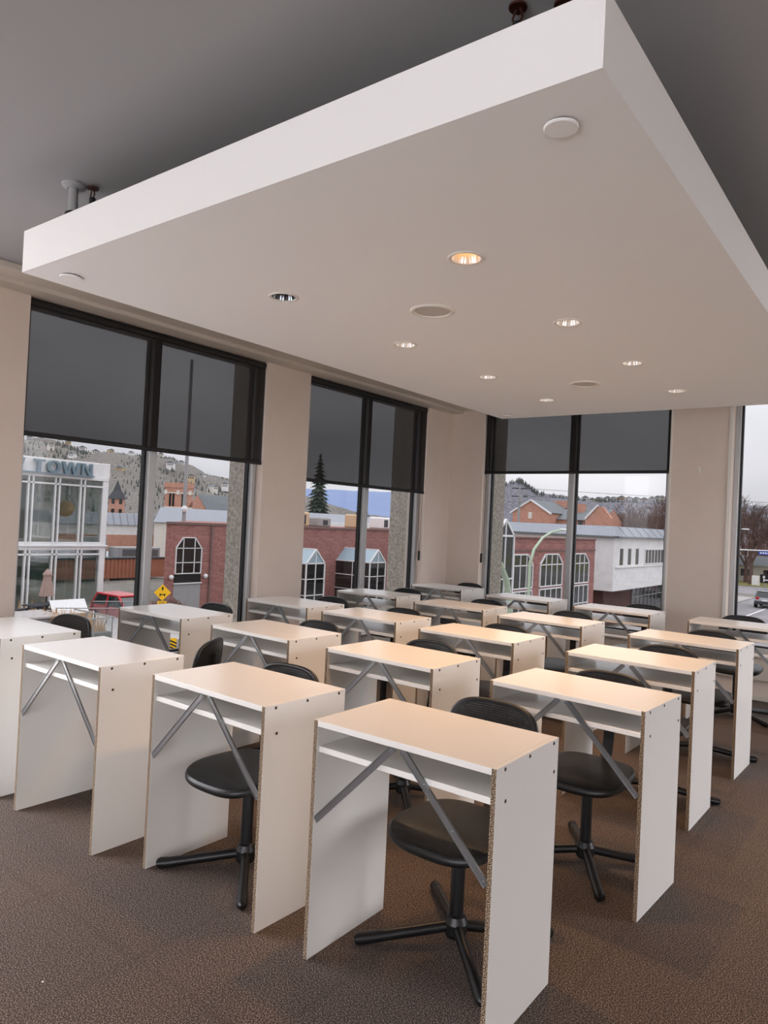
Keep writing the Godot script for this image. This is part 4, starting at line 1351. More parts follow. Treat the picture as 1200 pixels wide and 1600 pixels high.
	face(wr, [Vector3(3.1, 8.4, -2.6), Vector3(10.6, 8.4, -2.6), Vector3(10.6, 10.3, -7), Vector3(3.1, 10.3, -7)], Vector3(0, 2, 1))
	face(wr, [Vector3(3.1, 8.4, -11.4), Vector3(10.6, 8.4, -11.4), Vector3(10.6, 10.3, -7), Vector3(3.1, 10.3, -7)], Vector3(0, 2, -1))
	obj("wing_roof", wr, M.slate, b)
	obj("chimney", box(Vector3(5.2, 9.2, -6.5), Vector3(6.4, 11.0, -5.4)), M.orange_brick, b)
	obj("dormer", box(Vector3(-0.4, 10.4, -11.5), Vector3(2.2, 11.6, -9.5)), M.orange_brick, b)
	obj("window", box(Vector3(6.6, 7.3, -3), Vector3(7.3, 8.3, -2.94)), M.dark_glass, b)
	obj("window", box(Vector3(7.6, 7.3, -3), Vector3(8.7, 8.3, -2.94)), M.dark_glass, b)
	var eg := mb()
	prism(eg, PackedVector2Array([Vector2(-2.0, 0), Vector2(2.0, 0), Vector2(2.0, 8.8), Vector2(0.6, 10.5), Vector2(-0.2, 10.5), Vector2(-2.0, 8.6)]), 0.8, Transform3D(Basis.IDENTITY, Vector3(10.0, 0, -3.0)))
	obj("end_gable", eg, M.orange_brick, b)
	var ew := mb()
	bar(ew, Vector3(8.0, 8.6, -2.1), Vector3(9.9, 10.7, -2.1), 0.3, 0.25)
	obj("end_trim", ew, M.frame_white, b)

func plaza() -> void:
	var um := thing("closed_umbrella", "closed taupe patio umbrella standing beside the dark picnic table", "umbrella", Vector3(-37.1, -4.25, -19.65))
	var p := mb()
	tube(p, [Vector3.ZERO, Vector3(0, 2.5, 0)], [0.035], 8)
	obj("pole", p, M.charcoal, um)
	for k in 8:
		var a0 := TAU * k / 8
		var a1 := TAU * (k + 1) / 8
		var f := mb()
		var u := [Vector3(cos(a0), 0, sin(a0)), Vector3(cos((a0 + a1) / 2), 0, sin((a0 + a1) / 2)), Vector3(cos(a1), 0, sin(a1))]
		for q in [[2.48, 0.04, 2.2, 0.26], [2.2, 0.26, 2.05, 0.2], [2.05, 0.2, 1.05, 0.40]]:
			face(f, [u[0] * q[1] + Vector3.UP * q[0], u[1] * q[1] * 0.75 + Vector3.UP * q[0], u[1] * q[3] * 0.75 + Vector3.UP * q[2], u[0] * q[3] + Vector3.UP * q[2]], u[0])
			face(f, [u[1] * q[1] * 0.75 + Vector3.UP * q[0], u[2] * q[1] + Vector3.UP * q[0], u[2] * q[3] + Vector3.UP * q[2], u[1] * q[3] * 0.75 + Vector3.UP * q[2]], u[1])
		obj("canopy_fold", f, M.umbrella_cloth, um)
	var b := mb()
	lathe(b, [Vector2(0, 0.08), Vector2(0.28, 0.06), Vector2(0.3, 0.0)], 16)
	obj("base", b, M.charcoal, um)
	var t := thing("picnic_table", "dark grey picnic table with benches on the terrace", "table", Vector3(-36.3, -4.25, -19.1), 0.35)
	for k in 4:
		obj("top_board", box(Vector3(-0.45 + k * 0.23, 0.70, -1.0), Vector3(-0.24 + k * 0.23, 0.76, 1.0), 0.01), M.charcoal, t)
	for sx in [-1.0, 1.0]:
		obj("bench_board", box(Vector3(sx * 0.85 - 0.16, 0.42, -1.0), Vector3(sx * 0.85 + 0.16, 0.47, 1.0), 0.01), M.charcoal, t)
		for z in [-0.7, 0.7]:
			var l := mb()
			bar(l, Vector3(sx * 0.2, 0.72, z), Vector3(sx * 0.75, 0.0, z), 0.07, 0.07)
			obj("leg", l, M.charcoal, t)
	for z in [-0.7, 0.7]:
		obj("bench_bearer", box(Vector3(-0.95, 0.36, z - 0.04), Vector3(0.95, 0.42, z + 0.04)), M.charcoal, t)
	var w := thing("curved_bench", "white curved lounge bench on the terrace beside dry grass", "bench", Vector3(-34.9, -4.25, -19.9), -1.6)
	var G1 := []
	for i in 12:
		var f := i / 11.0
		var x := 0.55 - f * 1.15
		var y := 0.42 + (0.06 if f < 0.2 else 0.0) - 0.12 * sin(f * PI * 0.75) + maxf(0.0, f - 0.5) * 1.35
		G1.append([Vector3(-0.95, y, -x), Vector3(0.95, y, -x)])
	var s := mb()
	sheet(s, G1, Vector3(0, 1, 0.6))
	var G2 := []
	for r in G1:
		G2.append([r[0] + Vector3(0, -0.05, -0.03), r[1] + Vector3(0, -0.05, -0.03)])
	sheet(s, G2, Vector3(0, -1, -0.6))
	for i in 11:
		for k in [0, 1]:
			face(s, [G1[i][k], G1[i + 1][k], G2[i + 1][k], G2[i][k]], Vector3(-1 if k == 0 else 1, 0, 0))
	face(s, [G1[11][0], G1[11][1], G2[11][1], G2[11][0]], Vector3.UP)
	face(s, [G1[0][0], G1[0][1], G2[0][1], G2[0][0]], Vector3.DOWN)
	obj("curved_seat", s, M.frame_white, w)
	for x in [-0.7, 0.7]:
		obj("foot", box(Vector3(x - 0.05, 0, -0.45), Vector3(x + 0.05, 0.36, 0.45), 0.01), M.frame_white, w)
	var pl := thing("grey_planter", "low grey concrete planter block at the near edge of the terrace", "planter", Vector3(-30.5, -4.25, -14.4))
	obj("block", box(Vector3(-1.0, 0, -2.0), Vector3(0.9, 1.05, 2.6), 0.04), M.metal_roof, pl)
	obj("cap", box(Vector3(-1.1, 1.05, -2.1), Vector3(1.0, 1.15, 2.7), 0.02), M.paving, pl)
	var gp := thing("grass_planter", "glass-fronted planter full of tall dry tan grass", "planter", Vector3(-28.5, G, -16.75))
	obj("soil_box", box(Vector3(-1.8, 0, -0.6), Vector3(1.2, 1.45, 1.1), 0.02), M.earth, gp)
	for z in [1.1, 0.25, -0.6]:
		obj("post", box(Vector3(1.22, 0.4, z - 0.02), Vector3(1.27, 2.05, z + 0.02)), M.hvac, gp)
	obj("top_rail", box(Vector3(1.21, 2.03, -0.62), Vector3(1.28, 2.08, 1.12)), M.hvac, gp)
	obj("top_rail", box(Vector3(-1.8, 2.03, -0.66), Vector3(1.28, 2.08, -0.60)), M.hvac, gp)
	for k in 2:
		var q := mb()
		face(q, [Vector3(1.245, 0.5, 1.08 - k * 0.85), Vector3(1.245, 0.5, 0.27 - k * 0.85), Vector3(1.245, 2.0, 0.27 - k * 0.85), Vector3(1.245, 2.0, 1.08 - k * 0.85)], Vector3.RIGHT)
		obj("glass_panel", q, pane(0.25, Color(0.6, 0.66, 0.66)), gp)
	var gs := mb()
	for k in 420:
		var x := rng.randf_range(-1.7, 1.15)
		var z := rng.randf_range(-0.5, 1.0)
		var hgt := rng.randf_range(0.35, 0.95)
		var lean := Vector3(rng.randf_range(-0.25, 0.25), hgt, rng.randf_range(-0.25, 0.25))
		var p0 := Vector3(x, 1.43 if x < 1.0 else 1.2, z)
		var sd := Vector3(rng.randf_range(-1, 1), 0, rng.randf_range(-1, 1)).normalized() * 0.022
		face(gs, [p0 - sd, p0 + sd, p0 + lean], Vector3.RIGHT + Vector3.UP)
	obj("dry_grass", gs, M.dry_grass, gp).set_meta("kind", "stuff")
	var ss := mb()
	for k in 200:
		var p0 := Vector3(rng.randf_range(-39.2, -38.2), -4.25, rng.randf_range(-22, -8))
		var sd := Vector3(rng.randf_range(-1, 1), 0, rng.randf_range(-1, 1)).normalized() * 0.03
		face(ss, [p0 - sd, p0 + sd, p0 + Vector3(rng.randf_range(-0.2, 0.2), rng.randf_range(0.3, 0.8), rng.randf_range(-0.2, 0.2))], Vector3.RIGHT)
	tag(obj("grass_strip", ss, M.dry_grass), "strip of dry tan grass along the foot of the glass building", "grass").set_meta("kind", "stuff")
	for R in [[Vector3(-33.4, -4.25, -20.1), Vector3(-32.3, -4.25, -21.9), "glass railing with grey posts in front of the red car"], [Vector3(-31.9, -4.25, -17.4), Vector3(-29.2, -4.25, -21.6), "glass railing at the corner of the terrace beside dry grass"]]:
		var a: Vector3 = R[0]
		var d: Vector3 = R[1] - a
		var r := thing("glass_railing", R[2], "railing", a, 0.0, "terrace railings")
		for k in 4:
			var q := d * k / 3.0
			var s3 := mb()
			bar(s3, q, q + Vector3.UP * 1.12, 0.04, 0.04)
			obj("post", s3, M.charcoal, r)
		var s4 := mb()
		bar(s4, Vector3.UP * 1.12, d + Vector3.UP * 1.12, 0.06, 0.04)
		obj("top_rail", s4, M.hvac, r)
		for k in 3:
			var f := mb()
			face(f, [d * (k / 3.0 + 0.02) + Vector3.UP * 0.1, d * (k / 3.0 + 0.31) + Vector3.UP * 0.1, d * (k / 3.0 + 0.31) + Vector3.UP * 1.05, d * (k / 3.0 + 0.02) + Vector3.UP * 1.05], Vector3.RIGHT)
			obj("glass_panel", f, pane(0.2, Color(0.6, 0.66, 0.66)), r)
	car("red sport utility car parked beyond the glass railing", Vector3(-36.9, G, -24.3), 0.0, M.car_red)
	car("silver grey sport utility car driving away on the street", Vector3(-12.3, G, -80.0), PI / 2, M.car_silver)
	# warning sign
	var sg := thing("warning_sign", "yellow diamond road sign with black symbol and small yellow plate below", "sign", Vector3(-30.95, G, -22.45), 0.95)
	var ps := mb()
	tube(ps, [Vector3.ZERO, Vector3(0, 2.6, 0)], [0.03], 8)
	obj("post", ps, M.hvac, sg)
	var dm := mb()
	prism(dm, PackedVector2Array([Vector2(0, -0.42), Vector2(0.42, 0), Vector2(0, 0.42), Vector2(-0.42, 0)]), 0.012, Transform3D(Basis.IDENTITY, Vector3(0, 2.49, 0.035)))
	obj("diamond_plate", dm, M.sign_yellow, sg)
	var sy := mb()
	bx(sy, Vector3(-0.03, 2.60, 0.047), Vector3(0.03, 2.76, 0.052))
	bx(sy, Vector3(-0.12, 2.36, 0.047), Vector3(0.12, 2.41, 0.052))
	bx(sy, Vector3(-0.14, 2.30, 0.047), Vector3(-0.09, 2.44, 0.052))
	bx(sy, Vector3(0.09, 2.30, 0.047), Vector3(0.14, 2.44, 0.052))
	prism(sy, PackedVector2Array([Vector2(-0.07, 2.70), Vector2(0.07, 2.70), Vector2(0, 2.80)]), 0.005, Transform3D(Basis.IDENTITY, Vector3(0, 0, 0.047)))
	obj("symbol", sy, M.sign_black, sg)
	obj("lower_plate", box(Vector3(-0.22, 1.82, 0.035), Vector3(0.22, 2.06, 0.047)), M.sign_yellow, sg)
	var ln := mb()
	for k in 3:
		bx(ln, Vector3(-0.15, 1.87 + k * 0.06, 0.047), Vector3(0.15, 1.89 + k * 0.06, 0.05))
	obj("plate_lines", ln, M.sign_black, sg)
	var hz := thing("hazard_marker", "small yellow and black striped marker board seen beneath a desk", "sign", Vector3(-26.4, G, -19.85), 0.93)
	obj("post", box(Vector3(-0.02, 0, -0.02), Vector3(0.02, 0.9, 0.02)), M.hvac, hz)
	obj("board", box(Vector3(-0.14, 0.5, 0.02), Vector3(0.14, 1.05, 0.035)), M.sign_yellow, hz)
	for k in 3:
		var f := mb()
		prism(f, PackedVector2Array([Vector2(-0.14, 0.62 + k * 0.14), Vector2(0.14, 0.50 + k * 0.14), Vector2(0.14, 0.57 + k * 0.14), Vector2(-0.14, minf(0.69 + k * 0.14, 1.05))]), 0.004, Transform3D(Basis.IDENTITY, Vector3(0, 0, 0.034)))
		obj("stripe", f, M.sign_black, hz)

func car(label: String, at: Vector3, turn: float, paint: Material) -> void:
	# nose towards local +x
	var t := thing("car", label, "car", at, turn)
	var w := 0.92
	var body := mb()
	var prof := PackedVector2Array([Vector2(-2.15, 0.42), Vector2(-2.2, 0.75), Vector2(-2.12, 1.05), Vector2(2.05 - 0.9, 1.05), Vector2(2.1, 0.88), Vector2(2.2, 0.7), Vector2(2.18, 0.40)])
	prism(body, prof, 2 * w, Transform3D(Basis.IDENTITY, Vector3(0, 0, -w)))
	obj("body", body, paint, t)
	var cabin := mb()
	var lo := [Vector3(-2.1, 1.05, -w + 0.04), Vector3(1.2, 1.05, -w + 0.04), Vector3(1.2, 1.05, w - 0.04), Vector3(-2.1, 1.05, w - 0.04)]
	var hi := [Vector3(-1.85, 1.62, -w + 0.2), Vector3(0.35, 1.66, -w + 0.2), Vector3(0.35, 1.66, w - 0.2), Vector3(-1.85, 1.62, w - 0.2)]
	for i in 4:
		face(cabin, [lo[i], lo[(i + 1) % 4], hi[(i + 1) % 4], hi[i]], (lo[i] + lo[(i + 1) % 4]) * 0.5 - Vector3(-0.5, 1.05, 0))
	obj("cabin_glass", cabin, M.dark_glass, t)
	obj("roof", box(Vector3(-1.95, 1.60, -w + 0.16), Vector3(0.45, 1.70, w - 0.16), 0.04), paint, t)
	for i in 4:
		var pl := mb()
		bar(pl, lo[i], hi[i], 0.10, 0.08)
		obj("pillar", pl, paint, t)
	for z in [-w + 0.02, w - 0.02]:
		var pl := mb()
		bar(pl, Vector3(-0.6, 1.05, z), Vector3(-0.65, 1.62, z * 0.8), 0.10, 0.06)
		obj("pillar", pl, paint, t)
		for x in [-1.35, 1.4]:
			var wh := mb()
			lathe(wh, [Vector2(0, -0.12), Vector2(0.33, -0.12), Vector2(0.35, -0.08), Vector2(0.35, 0.08), Vector2(0.33, 0.12), Vector2(0, 0.12)], 20, Vector3.ZERO, Transform3D(Basis(Vector3.RIGHT, Vector3.BACK, Vector3.DOWN), Vector3(x, 0.35, z)))
			obj("wheel", wh, M.tyre, t)
		obj("tail_lamp", box(Vector3(-2.2, 0.85, z * 0.72 - 0.15), Vector3(-2.1, 1.08, z * 0.72 + 0.15), 0.02), M.tail, t)
		obj("headlamp", box(Vector3(2.05, 0.72, z * 0.72 - 0.15), Vector3(2.19, 0.85, z * 0.72 + 0.15), 0.02), M.frame_white, t)
	obj("bumper", box(Vector3(-2.25, 0.38, -w), Vector3(-2.1, 0.68, w), 0.03), M.charcoal, t)
	obj("number_plate", box(Vector3(-2.27, 0.72, -0.25), Vector3(-2.19, 0.86, 0.25)), M.sign_white, t)

func poles() -> void:
	var u := thing("utility_pole", "tall pale grey pole rising behind the brick parapet in the left window", "pole", Vector3(-47.75, G, -36.3))
	var s := mb()
	tube(s, [Vector3.ZERO, Vector3(0, 19, 0)], [0.17, 0.12], 10)
	obj("mast", s, M.pole_grey, u)
	var b := mb()
	lathe(b, [Vector2(0, -0.28), Vector2(0.2, -0.2), Vector2(0.26, 0), Vector2(0.2, 0.2), Vector2(0, 0.28)], 12, Vector3(0.15, 6.9, 0.1))
	obj("white_box", b, M.frame_white, u)
	var p := thing("power_pole", "grey power pole with short crossarms in front of the gabled hall", "pole", Vector3(-40.2, G, -80.5))
	var m := mb()
	tube(m, [Vector3.ZERO, Vector3(0, 12.0, 0)], [0.2, 0.13], 10)
	obj("mast", m, M.pole_grey, p)
	for y in [11.6, 10.6]:
		var a := mb()
		bar(a, Vector3(-0.9, y, 0.35), Vector3(0.9, y, -0.35), 0.1, 0.12)
		obj("crossarm", a, M.charcoal, p)
	var tr := mb()
	lathe(tr, [Vector2(0, 9.9), Vector2(0.22, 9.9), Vector2(0.22, 10.7), Vector2(0, 10.75)], 12, Vector3(0.35, 0, 0.2))
	obj("transformer", tr, M.hvac, p)
	var wires := [[Vector3(-40.2, 6.6, -80.5), Vector3(14, 5.2, -90), "upper"], [Vector3(-40.2, 5.7, -80.5), Vector3(14, 4.6, -90), "lower"]]
	for q in wires:
		var wr := mb()
		var pts := []
		for k in 17:
			var f := k / 16.0
			pts.append(q[0].lerp(q[1], f) - Vector3.UP * 1.2 * f * (1 - f))
		tube(wr, pts, [0.02], 4)
		tag(obj("overhead_wire", wr, M.charcoal), "%s thin dark overhead wire crossing the sky in the back window" % q[2], "wire", "overhead wires")
	var lamps := [
		["street_lamp", "pale green curved street lamp arching in front of the arched windows", Vector3(-13.5, G, -28.3), [[0.0, 0.0], [5.15, 0.0], [5.75, -0.35], [6.25, -1.15], [6.5, -2.0], [6.62, -2.9], [6.66, -3.6]], [0.085, 0.07, 0.065, 0.06, 0.055, 0.05, 0.045], 1.0],
		["street_lamp", "thick pale green curved lamp pole close beside the outside concrete column", Vector3(-9.0, G, -17.75), [[0.0, 0.0], [4.5, 0.02], [5.2, 0.28], [5.6, 0.62], [5.9, 0.95], [6.2, 1.5], [6.5, 2.6]], [0.11, 0.095, 0.085, 0.075, 0.065, 0.055, 0.05], -1.0]]
	for l in lamps:
		var t := thing(l[0], l[1], "street lamp", l[2], 0.0, "green street lamps")
		var pts := []
		for q in l[3]:
			pts.append(Vector3(0, q[0], q[1]))
		var st := mb()
		tube(st, pts, l[4], 10)
		obj("curved_pole", st, M.pole_green, t)
		var e: Vector3 = pts[-1]
		var hd := mb()
		bx(hd, e + Vector3(-0.16, -0.06, -0.35), e + Vector3(0.16, 0.05, 0.35), 0.05)
		obj("lamp_head", hd, M.frame_white, t)
		var bs := mb()
		lathe(bs, [Vector2(0, 0), Vector2(0.2, 0), Vector2(0.2, 0.3), Vector2(0.1, 0.4), Vector2(0, 0.4)], 14)
		obj("base", bs, M.pole_green, t)
	# traffic signals at the crossing
	var tp := thing("traffic_signal", "traffic signal pole with long white mast arm over the crossing", "traffic signal", Vector3(-16.3, G, -83.4))
	var v := mb()
	tube(v, [Vector3.ZERO, Vector3(0, 5.6, 0)], [0.11, 0.09], 10)
	obj("mast", v, M.pole_grey, tp)
	var ar := mb()
	tube(ar, [Vector3(-0.2, 5.5, 0), Vector3(9.5, 5.65, -2.0)], [0.07, 0.05], 8)
	obj("mast_arm", ar, M.frame_white, tp)
	var la := mb()
	tube(la, [Vector3(0, 5.5, 0), Vector3(0, 7.6, 0), Vector3(0.3, 7.72, 0), Vector3(1.2, 7.7, -0.2)], [0.05], 8)
	obj("lamp_arm", la, M.pole_grey, tp)
	obj("lamp_head", box(Vector3(0.7, 7.64, -0.3), Vector3(1.35, 7.78, -0.05), 0.03), M.frame_white, tp)
	var hs := obj("signal_head", box(Vector3(-0.1, 2.7, 0.12), Vector3(0.25, 3.75, 0.42), 0.03), M.dark, tp)
	var gl := mb()
	lathe(gl, [Vector2(0, 0.02), Vector2(0.1, 0.0)], 14, Vector3.ZERO, Transform3D(Basis(Vector3.RIGHT, Vector3.BACK, Vector3.DOWN), Vector3(0.08, 2.95, 0.43)))
	var gm := mat(Color(0.2, 0.9, 0.6), 0.4)
	gm.emission_enabled = true
	gm.emission = Color(0.2, 1.0, 0.65)
	gm.emission_energy_multiplier = 2.0
	obj("green_light", gl, gm, hs)
	var ns := thing("street_name_sign", "blue street name sign hanging under the white mast arm", "sign", Vector3(-13.3, 0.42, -83.95), -0.1)
	obj("plate", box(Vector3(-0.75, -0.36, 0), Vector3(1.3, 0, 0.03), 0.01), M.sign_blue, ns)
	var lw := mb()
	for k in 7:
		bx(lw, Vector3(-0.6 + k * 0.24, -0.26, 0.03), Vector3(-0.44 + k * 0.24, -0.10, 0.036))
	obj("white_lettering", lw, M.sign_white, ns)
	var hg := mb()
	for x in [-0.5, 1.0]:
		bar(hg, Vector3(x, 0, 0.015), Vector3(x, 0.16, 0.015), 0.03, 0.03)
	obj("hanger", hg, M.hvac, ns)
	var an := thing("lane_sign", "black lane sign with white straight and right arrows above the silver car", "sign", Vector3(-13.35, G, -84.3), -0.1)
	obj("post", box(Vector3(-0.04, 0, -0.04), Vector3(0.04, 2.3, 0.04)), M.hvac, an)
	obj("board", box(Vector3(-0.5, 2.15, 0.04), Vector3(0.75, 3.05, 0.07), 0.01), M.sign_black, an)
	var aw := mb()
	bx(aw, Vector3(-0.17, 2.27, 0.07), Vector3(-0.07, 2.75, 0.075))
	prism(aw, PackedVector2Array([Vector2(-0.27, 2.72), Vector2(0.03, 2.72), Vector2(-0.12, 2.96)]), 0.005, Transform3D(Basis.IDENTITY, Vector3(0, 0, 0.07)))
	bx(aw, Vector3(-0.07, 2.42, 0.07), Vector3(0.33, 2.52, 0.075))
	prism(aw, PackedVector2Array([Vector2(0.30, 2.32), Vector2(0.30, 2.62), Vector2(0.52, 2.47)]), 0.005, Transform3D(Basis.IDENTITY, Vector3(0, 0, 0.07)))
	obj("arrows", aw, M.sign_white, an)
	var ub := thing("utility_box", "pale grey utility cabinet on the lawn beyond the crossing", "cabinet", Vector3(-19.5, G + 0.06, -115.5))
	obj("cabinet", box(Vector3(-0.5, 0, -0.4), Vector3(0.5, 1.4, 0.4), 0.03), M.cream, ub)
	obj("door", box(Vector3(-0.42, 0.15, 0.4), Vector3(0.42, 1.3, 0.42)), M.frame_white, ub)
	var hm := thing("park_house", "low cream house half hidden behind the bare trees", "house", Vector3(-21.5, G, -128))
	obj("walls", box(Vector3(-6, 0, -3), Vector3(12, 2.6, 3)), M.cream, hm)
	var hr := mb()
	prism(hr, PackedVector2Array([Vector2(-3.5, 2.6), Vector2(3.5, 2.6), Vector2(0, 4.1)]), 19, Transform3D(Basis(Vector3.BACK, Vector3.UP, Vector3.LEFT), Vector3(12.5, 0, 0)))
	obj("roof", hr, M.slate, hm)
	for k in 5:
		obj("window", box(Vector3(-5 + k * 3.2, 0.9, 3), Vector3(-3.8 + k * 3.2, 2.0, 3.05)), M.dark_glass, hm)

func planting() -> void:
	conifer(19.0, 8.0, 5, "tall dark conifer behind the grey roofs, left in the narrow window", Vector3(-87.8, G, -96), "conifers behind the grey roofs")
	conifer(12.6, 6.5, 6, "shorter dark conifer behind the grey roofs beside the mullion", Vector3(-81.8, G, -101.2), "conifers behind the grey roofs")
	conifer(7.5, 3.0, 8, "small dark conifer beside the orange turret", Vector3(-103.5, G, -61.5))
	var protos := []
	for k in 3:
		protos.append(bare_tree(13.5, 20 + k, "x", "bare trees beyond the white building", M.bark_grey if k == 1 else M.bark))
	var at := [[-38.0, -118, 1.02], [-34.5, -122, 0.98], [-31.0, -119, 1.2], [-27.5, -124, 1.12], [-24.5, -120, 1.15], [-41.5, -121, 0.95], [-22.0, -122, 1.0], [-36.0, -132, 1.2], [-29.0, -134, 1.25],
		[-20.5, -117.5, 0.95], [-17.2, -119, 1.0], [-14.2, -117, 1.05], [-11.5, -121, 1.0], [-16.0, -131, 1.1], [-8.0, -118, 0.95]]
	for i in at.size():
		var lab: String
		if i < 9:
			lab = "leafless brown tree in the thicket behind the white building"
		else:
			lab = "leafless brown tree beyond the crossing at the right edge"
		var q: Array = at[i]
		var t: Node3D
		if i < 3:
			t = protos[i]
			t.position = Vector3(q[0], G, q[1])
			t.set_meta("label", lab)
		else:
			t = dup(protos[i % 3], Vector3(q[0], G, q[1]), i * 1.7, lab)
			t.set_meta("group", "bare trees beyond the white building" if i < 9 else "bare trees beyond the crossing")
		t.scale = Vector3.ONE * q[2]
	var br := mb()
	for k in 3900:
		var left := k < 2500
		var x := rng.randf_range(-44, -25.5) if left else rng.randf_range(-26, 2)
		var z := rng.randf_range(-128, -118) if left else rng.randf_range(-150, -136)
		var h := rng.randf_range(5.5, 10.2) if left else rng.randf_range(5.0, 11.0)
		var top := Vector3(x + rng.randf_range(-0.9, 0.9), G + h, z + rng.randf_range(-0.9, 0.9))
		tube(br, [Vector3(x, G, z), top], [0.09, 0.035], 3, false)
	tag(obj("brush_thicket", br, M.twig), "dense thicket of bare reddish brown twigs beyond the buildings", "shrubs").set_meta("kind", "stuff")
	var sh := mb()
	var r2 := RandomNumberGenerator.new()
	r2.seed = 3
	for k in 5:
		grow(sh, Vector3.ZERO, Vector3(cos(k * 1.3) * 0.5, 1, sin(k * 1.3) * 0.5).normalized(), 0.8, 0.03, 3, r2)
	var so := obj("bare_shrub", sh, M.twig)
	so.position = Vector3(-35.0, G, -25.9)
	tag(so, "small bare reddish shrub above the red car", "shrub")

func hills() -> void:
	hill("hill_1", "brown wooded hillside dotted with houses beyond the left windows", [[-790, 66, -160], [-740, 66, -290], [-720, 65, -349], [-714, 68.6, -361], [-706, 67.7, -377], [-698.5, 63.8, -390], [-691, 58.5, -403], [-680, 59, -422], [-663.6, 59.8, -447], [-655, 63.6, -459], [-646, 59, -471], [-641, 52, -478], [-633, 49.7, -489], [-625, 43, -500], [-614, 40, -513], [-589, 34, -541], [-540, 20, -590], [-480, 4, -640]], 0.55, M.hill, 26.0, 4)
	hill("hill_2", "distant haze-blue mountain ridge beyond the narrow window", [[-1180, 40, -900], [-1040, 62.8, -1081], [-999, 64.3, -1119], [-937, 65.7, -1171], [-895, 65.6, -1203], [-820, 66, -1256], [-700, 60, -1330], [-500, 62, -1420], [-250, 66, -1480], [0, 70, -1500], [300, 64, -1480]], 0.25, M.haze_blue_hill, 8.0, 9)
	hill("hill_3", "dark peaked wooded hill beyond the back window", [[-520, 22, -735], [-470, 38, -768], [-438, 46, -786], [-424.5, 53, -794], [-411, 60, -801], [-402.6, 61, -805], [-393, 54.4, -809.5], [-382.6, 47, -814.6], [-377, 45.6, -817], [-365, 44.5, -823], [-347.5, 41, -830], [-320, 40, -841], [-292, 41.5, -851], [-241, 43, -867], [-172, 42, -883], [-123, 40, -892], [-20, 34, -900], [120, 20, -900]], 0.40, M.far_hill, 16.0, 21)
	var walls := [M.white_paint, M.cream, M.tan]
	var spots := [[-0.9, 0.97, 0], [-0.82, 0.985, 1], [-0.70, 0.96, 0], [-0.62, 0.99, 2], [-0.5, 0.97, 0], [-0.42, 0.92, 1], [-0.35, 0.985, 2], [-0.25, 0.95, 0], [-0.15, 0.88, 0], [-0.05, 0.97, 1], [0.05, 0.82, 0], [0.12, 0.90, 0], [0.2, 0.78, 2], [0.28, 0.85, 0], [0.36, 0.75, 1], [0.45, 0.80, 0], [0.52, 0.72, 0], [-0.75, 0.86, 1], [-0.58, 0.82, 0], [-0.3, 0.76, 2]]
	var ridge := [Vector3(-720, 65, -349), Vector3(-706, 67, -377), Vector3(-691, 58.5, -403), Vector3(-663.6, 59.8, -447), Vector3(-646, 59, -471), Vector3(-625, 43, -500), Vector3(-600, 36, -528)]
	for q in spots:
		var f: float = (q[0] + 0.95) / 1.5 * 5.99
		var i := int(f)
		var p: Vector3 = ridge[i].lerp(ridge[i + 1], f - i)
		var k: float = (q[1] - 0.45) / 0.55
		var y: float = lerpf(G - 2.0, p.y, k * k * (3 - 2 * k) * 0.55 + k * 0.45)
		house(Vector3(p.x * q[1], y + 1.0, p.z * q[1]), rng.randf_range(4.5, 7), rng.randf_range(5, 8), rng.randf_range(2.2, 3.6), rng.randf_range(0.5, 1.6), walls[q[2]], M.slate, "%s house %s the hillside, %s pane of the left window" % [["small white", "small cream", "small tan"][q[2]], "high on" if q[1] > 0.94 else "halfway down", "left" if q[0] < -0.1 else "right"], "houses on the left hillside")
	for k in 14:
		var f := k / 13.0
		house(Vector3(lerpf(-330, -225, f), 39.5 + 2.5 * f + rng.randf_range(-3, 1), lerpf(-836, -868, f)), rng.randf_range(6, 9), rng.randf_range(6, 9), rng.randf_range(3, 5), rng.randf_range(-0.6, 0.6), walls[k % 3], M.slate, "tiny %s house on the far ridge, %s part of the back window view" % [["white", "cream", "tan"][k % 3], "left" if k < 5 else ("middle" if k < 10 else "right")], "houses on the far ridge")
	# dotted conifers on the slopes
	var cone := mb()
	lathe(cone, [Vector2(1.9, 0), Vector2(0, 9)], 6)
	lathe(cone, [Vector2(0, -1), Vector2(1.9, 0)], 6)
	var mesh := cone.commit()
	mesh.surface_set_material(0, M.hazed_tree)
	var mm := MultiMesh.new()
	mm.transform_format = MultiMesh.TRANSFORM_3D
	mm.mesh = mesh
	var list := []
	for k in 1500:
		var f := rng.randf() * 5.99
		var i := int(f)
		var p: Vector3 = ridge[i].lerp(ridge[i + 1], f - i)
		var s := 1.0 - 0.45 * pow(rng.randf(), 1.6)
		var kk := (s - 0.45) / 0.55
		var y := lerpf(G - 2.0, p.y, kk * kk * (3 - 2 * kk) * 0.55 + kk * 0.45)
		list.append(Transform3D(Basis.IDENTITY.scaled(Vector3.ONE * rng.randf_range(0.16, 0.45)), Vector3(p.x * s, y - 0.5, p.z * s)))
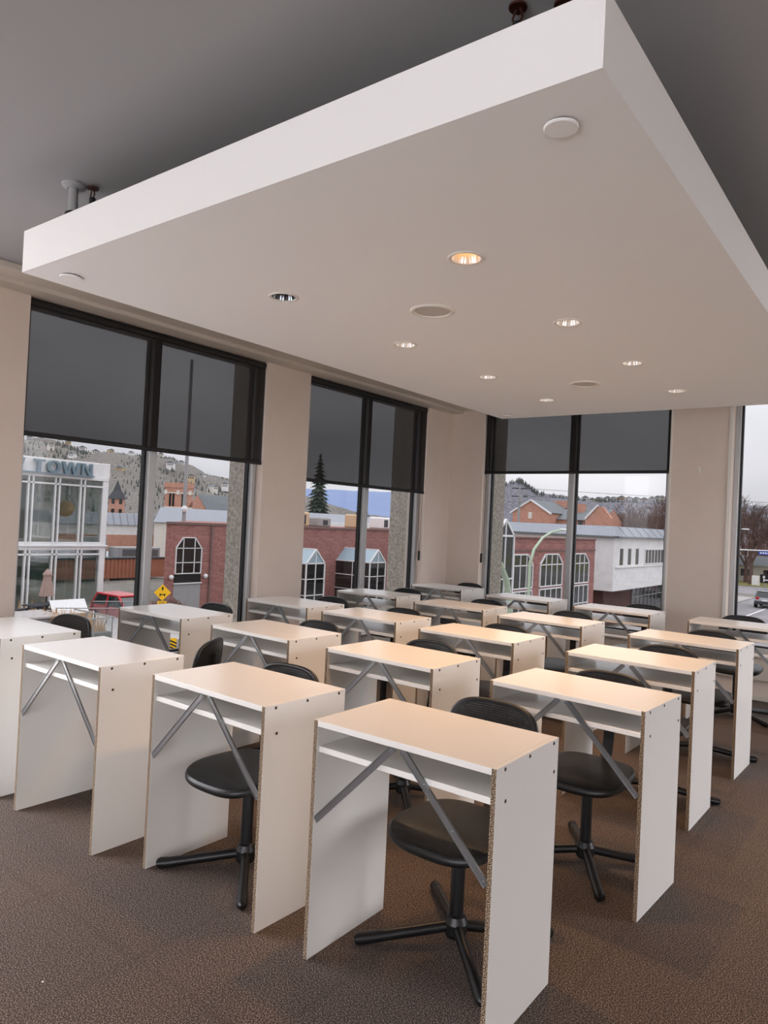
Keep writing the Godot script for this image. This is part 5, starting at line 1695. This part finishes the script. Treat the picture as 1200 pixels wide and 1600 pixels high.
	var r3 := [Vector3(-424.5, 53, -794), Vector3(-402.6, 61, -805), Vector3(-393, 54.4, -809.5), Vector3(-382.6, 47, -814.6), Vector3(-347.5, 41, -830), Vector3(-292, 41.5, -851), Vector3(-225, 43, -870)]
	for k in 240:
		var f := rng.randf() * 5.99
		var i := int(f)
		var p: Vector3 = r3[i].lerp(r3[i + 1], f - i)
		var s := 1.0 - 0.06 * rng.randf()
		list.append(Transform3D(Basis.IDENTITY.scaled(Vector3.ONE * rng.randf_range(0.3, 0.75)), Vector3(p.x * s, p.y - 1.5 - (1 - s) * 60, p.z * s)))
	mm.instance_count = list.size()
	for i in list.size():
		mm.set_instance_transform(i, list[i])
	var mi := MultiMeshInstance3D.new()
	mi.name = "hillside_conifers"
	mi.multimesh = mm
	add_child(mi)
	tag(mi, "small dark conifers scattered along the hillside ridges", "trees").set_meta("kind", "stuff")

func outdoors() -> void:
	street()
	hills()
	glass_building()
	brick_buildings()
	background_buildings()
	plaza()
	poles()
	planting()

# ---------------------------------------------------------------- ready
const LAMP := 1.1
const SKY := 5.6

func _ready() -> void:
	rng.seed = 7
	var cam := Camera3D.new()
	cam.name = "camera"
	add_child(cam)
	cam.position = Vector3(0, 1.55, 0)
	cam.rotation_degrees = Vector3(0.8306, 37.1848, 2.7402)
	cam.fov = rad_to_deg(2.0 * atan(800.0 / 1118.94))
	cam.near = 0.05
	cam.far = 4000.0
	cam.current = true
	var env := Environment.new()
	env.background_mode = Environment.BG_SKY
	var sky := Sky.new()
	var pm := PanoramaSkyMaterial.new()
	pm.panorama = ImageTexture.create_from_image(sky_image())
	sky.sky_material = pm
	pm.energy_multiplier = SKY
	env.sky = sky
	env.tonemap_mode = Environment.TONE_MAPPER_LINEAR
	env.tonemap_exposure = 1.08
	env.sdfgi_enabled = true
	env.ssao_enabled = true
	env.ssil_enabled = true
	var we := WorldEnvironment.new()
	we.name = "world_environment"
	we.environment = env
	add_child(we)
	materials()
	room()
	canopy()
	furniture()
	outdoors()
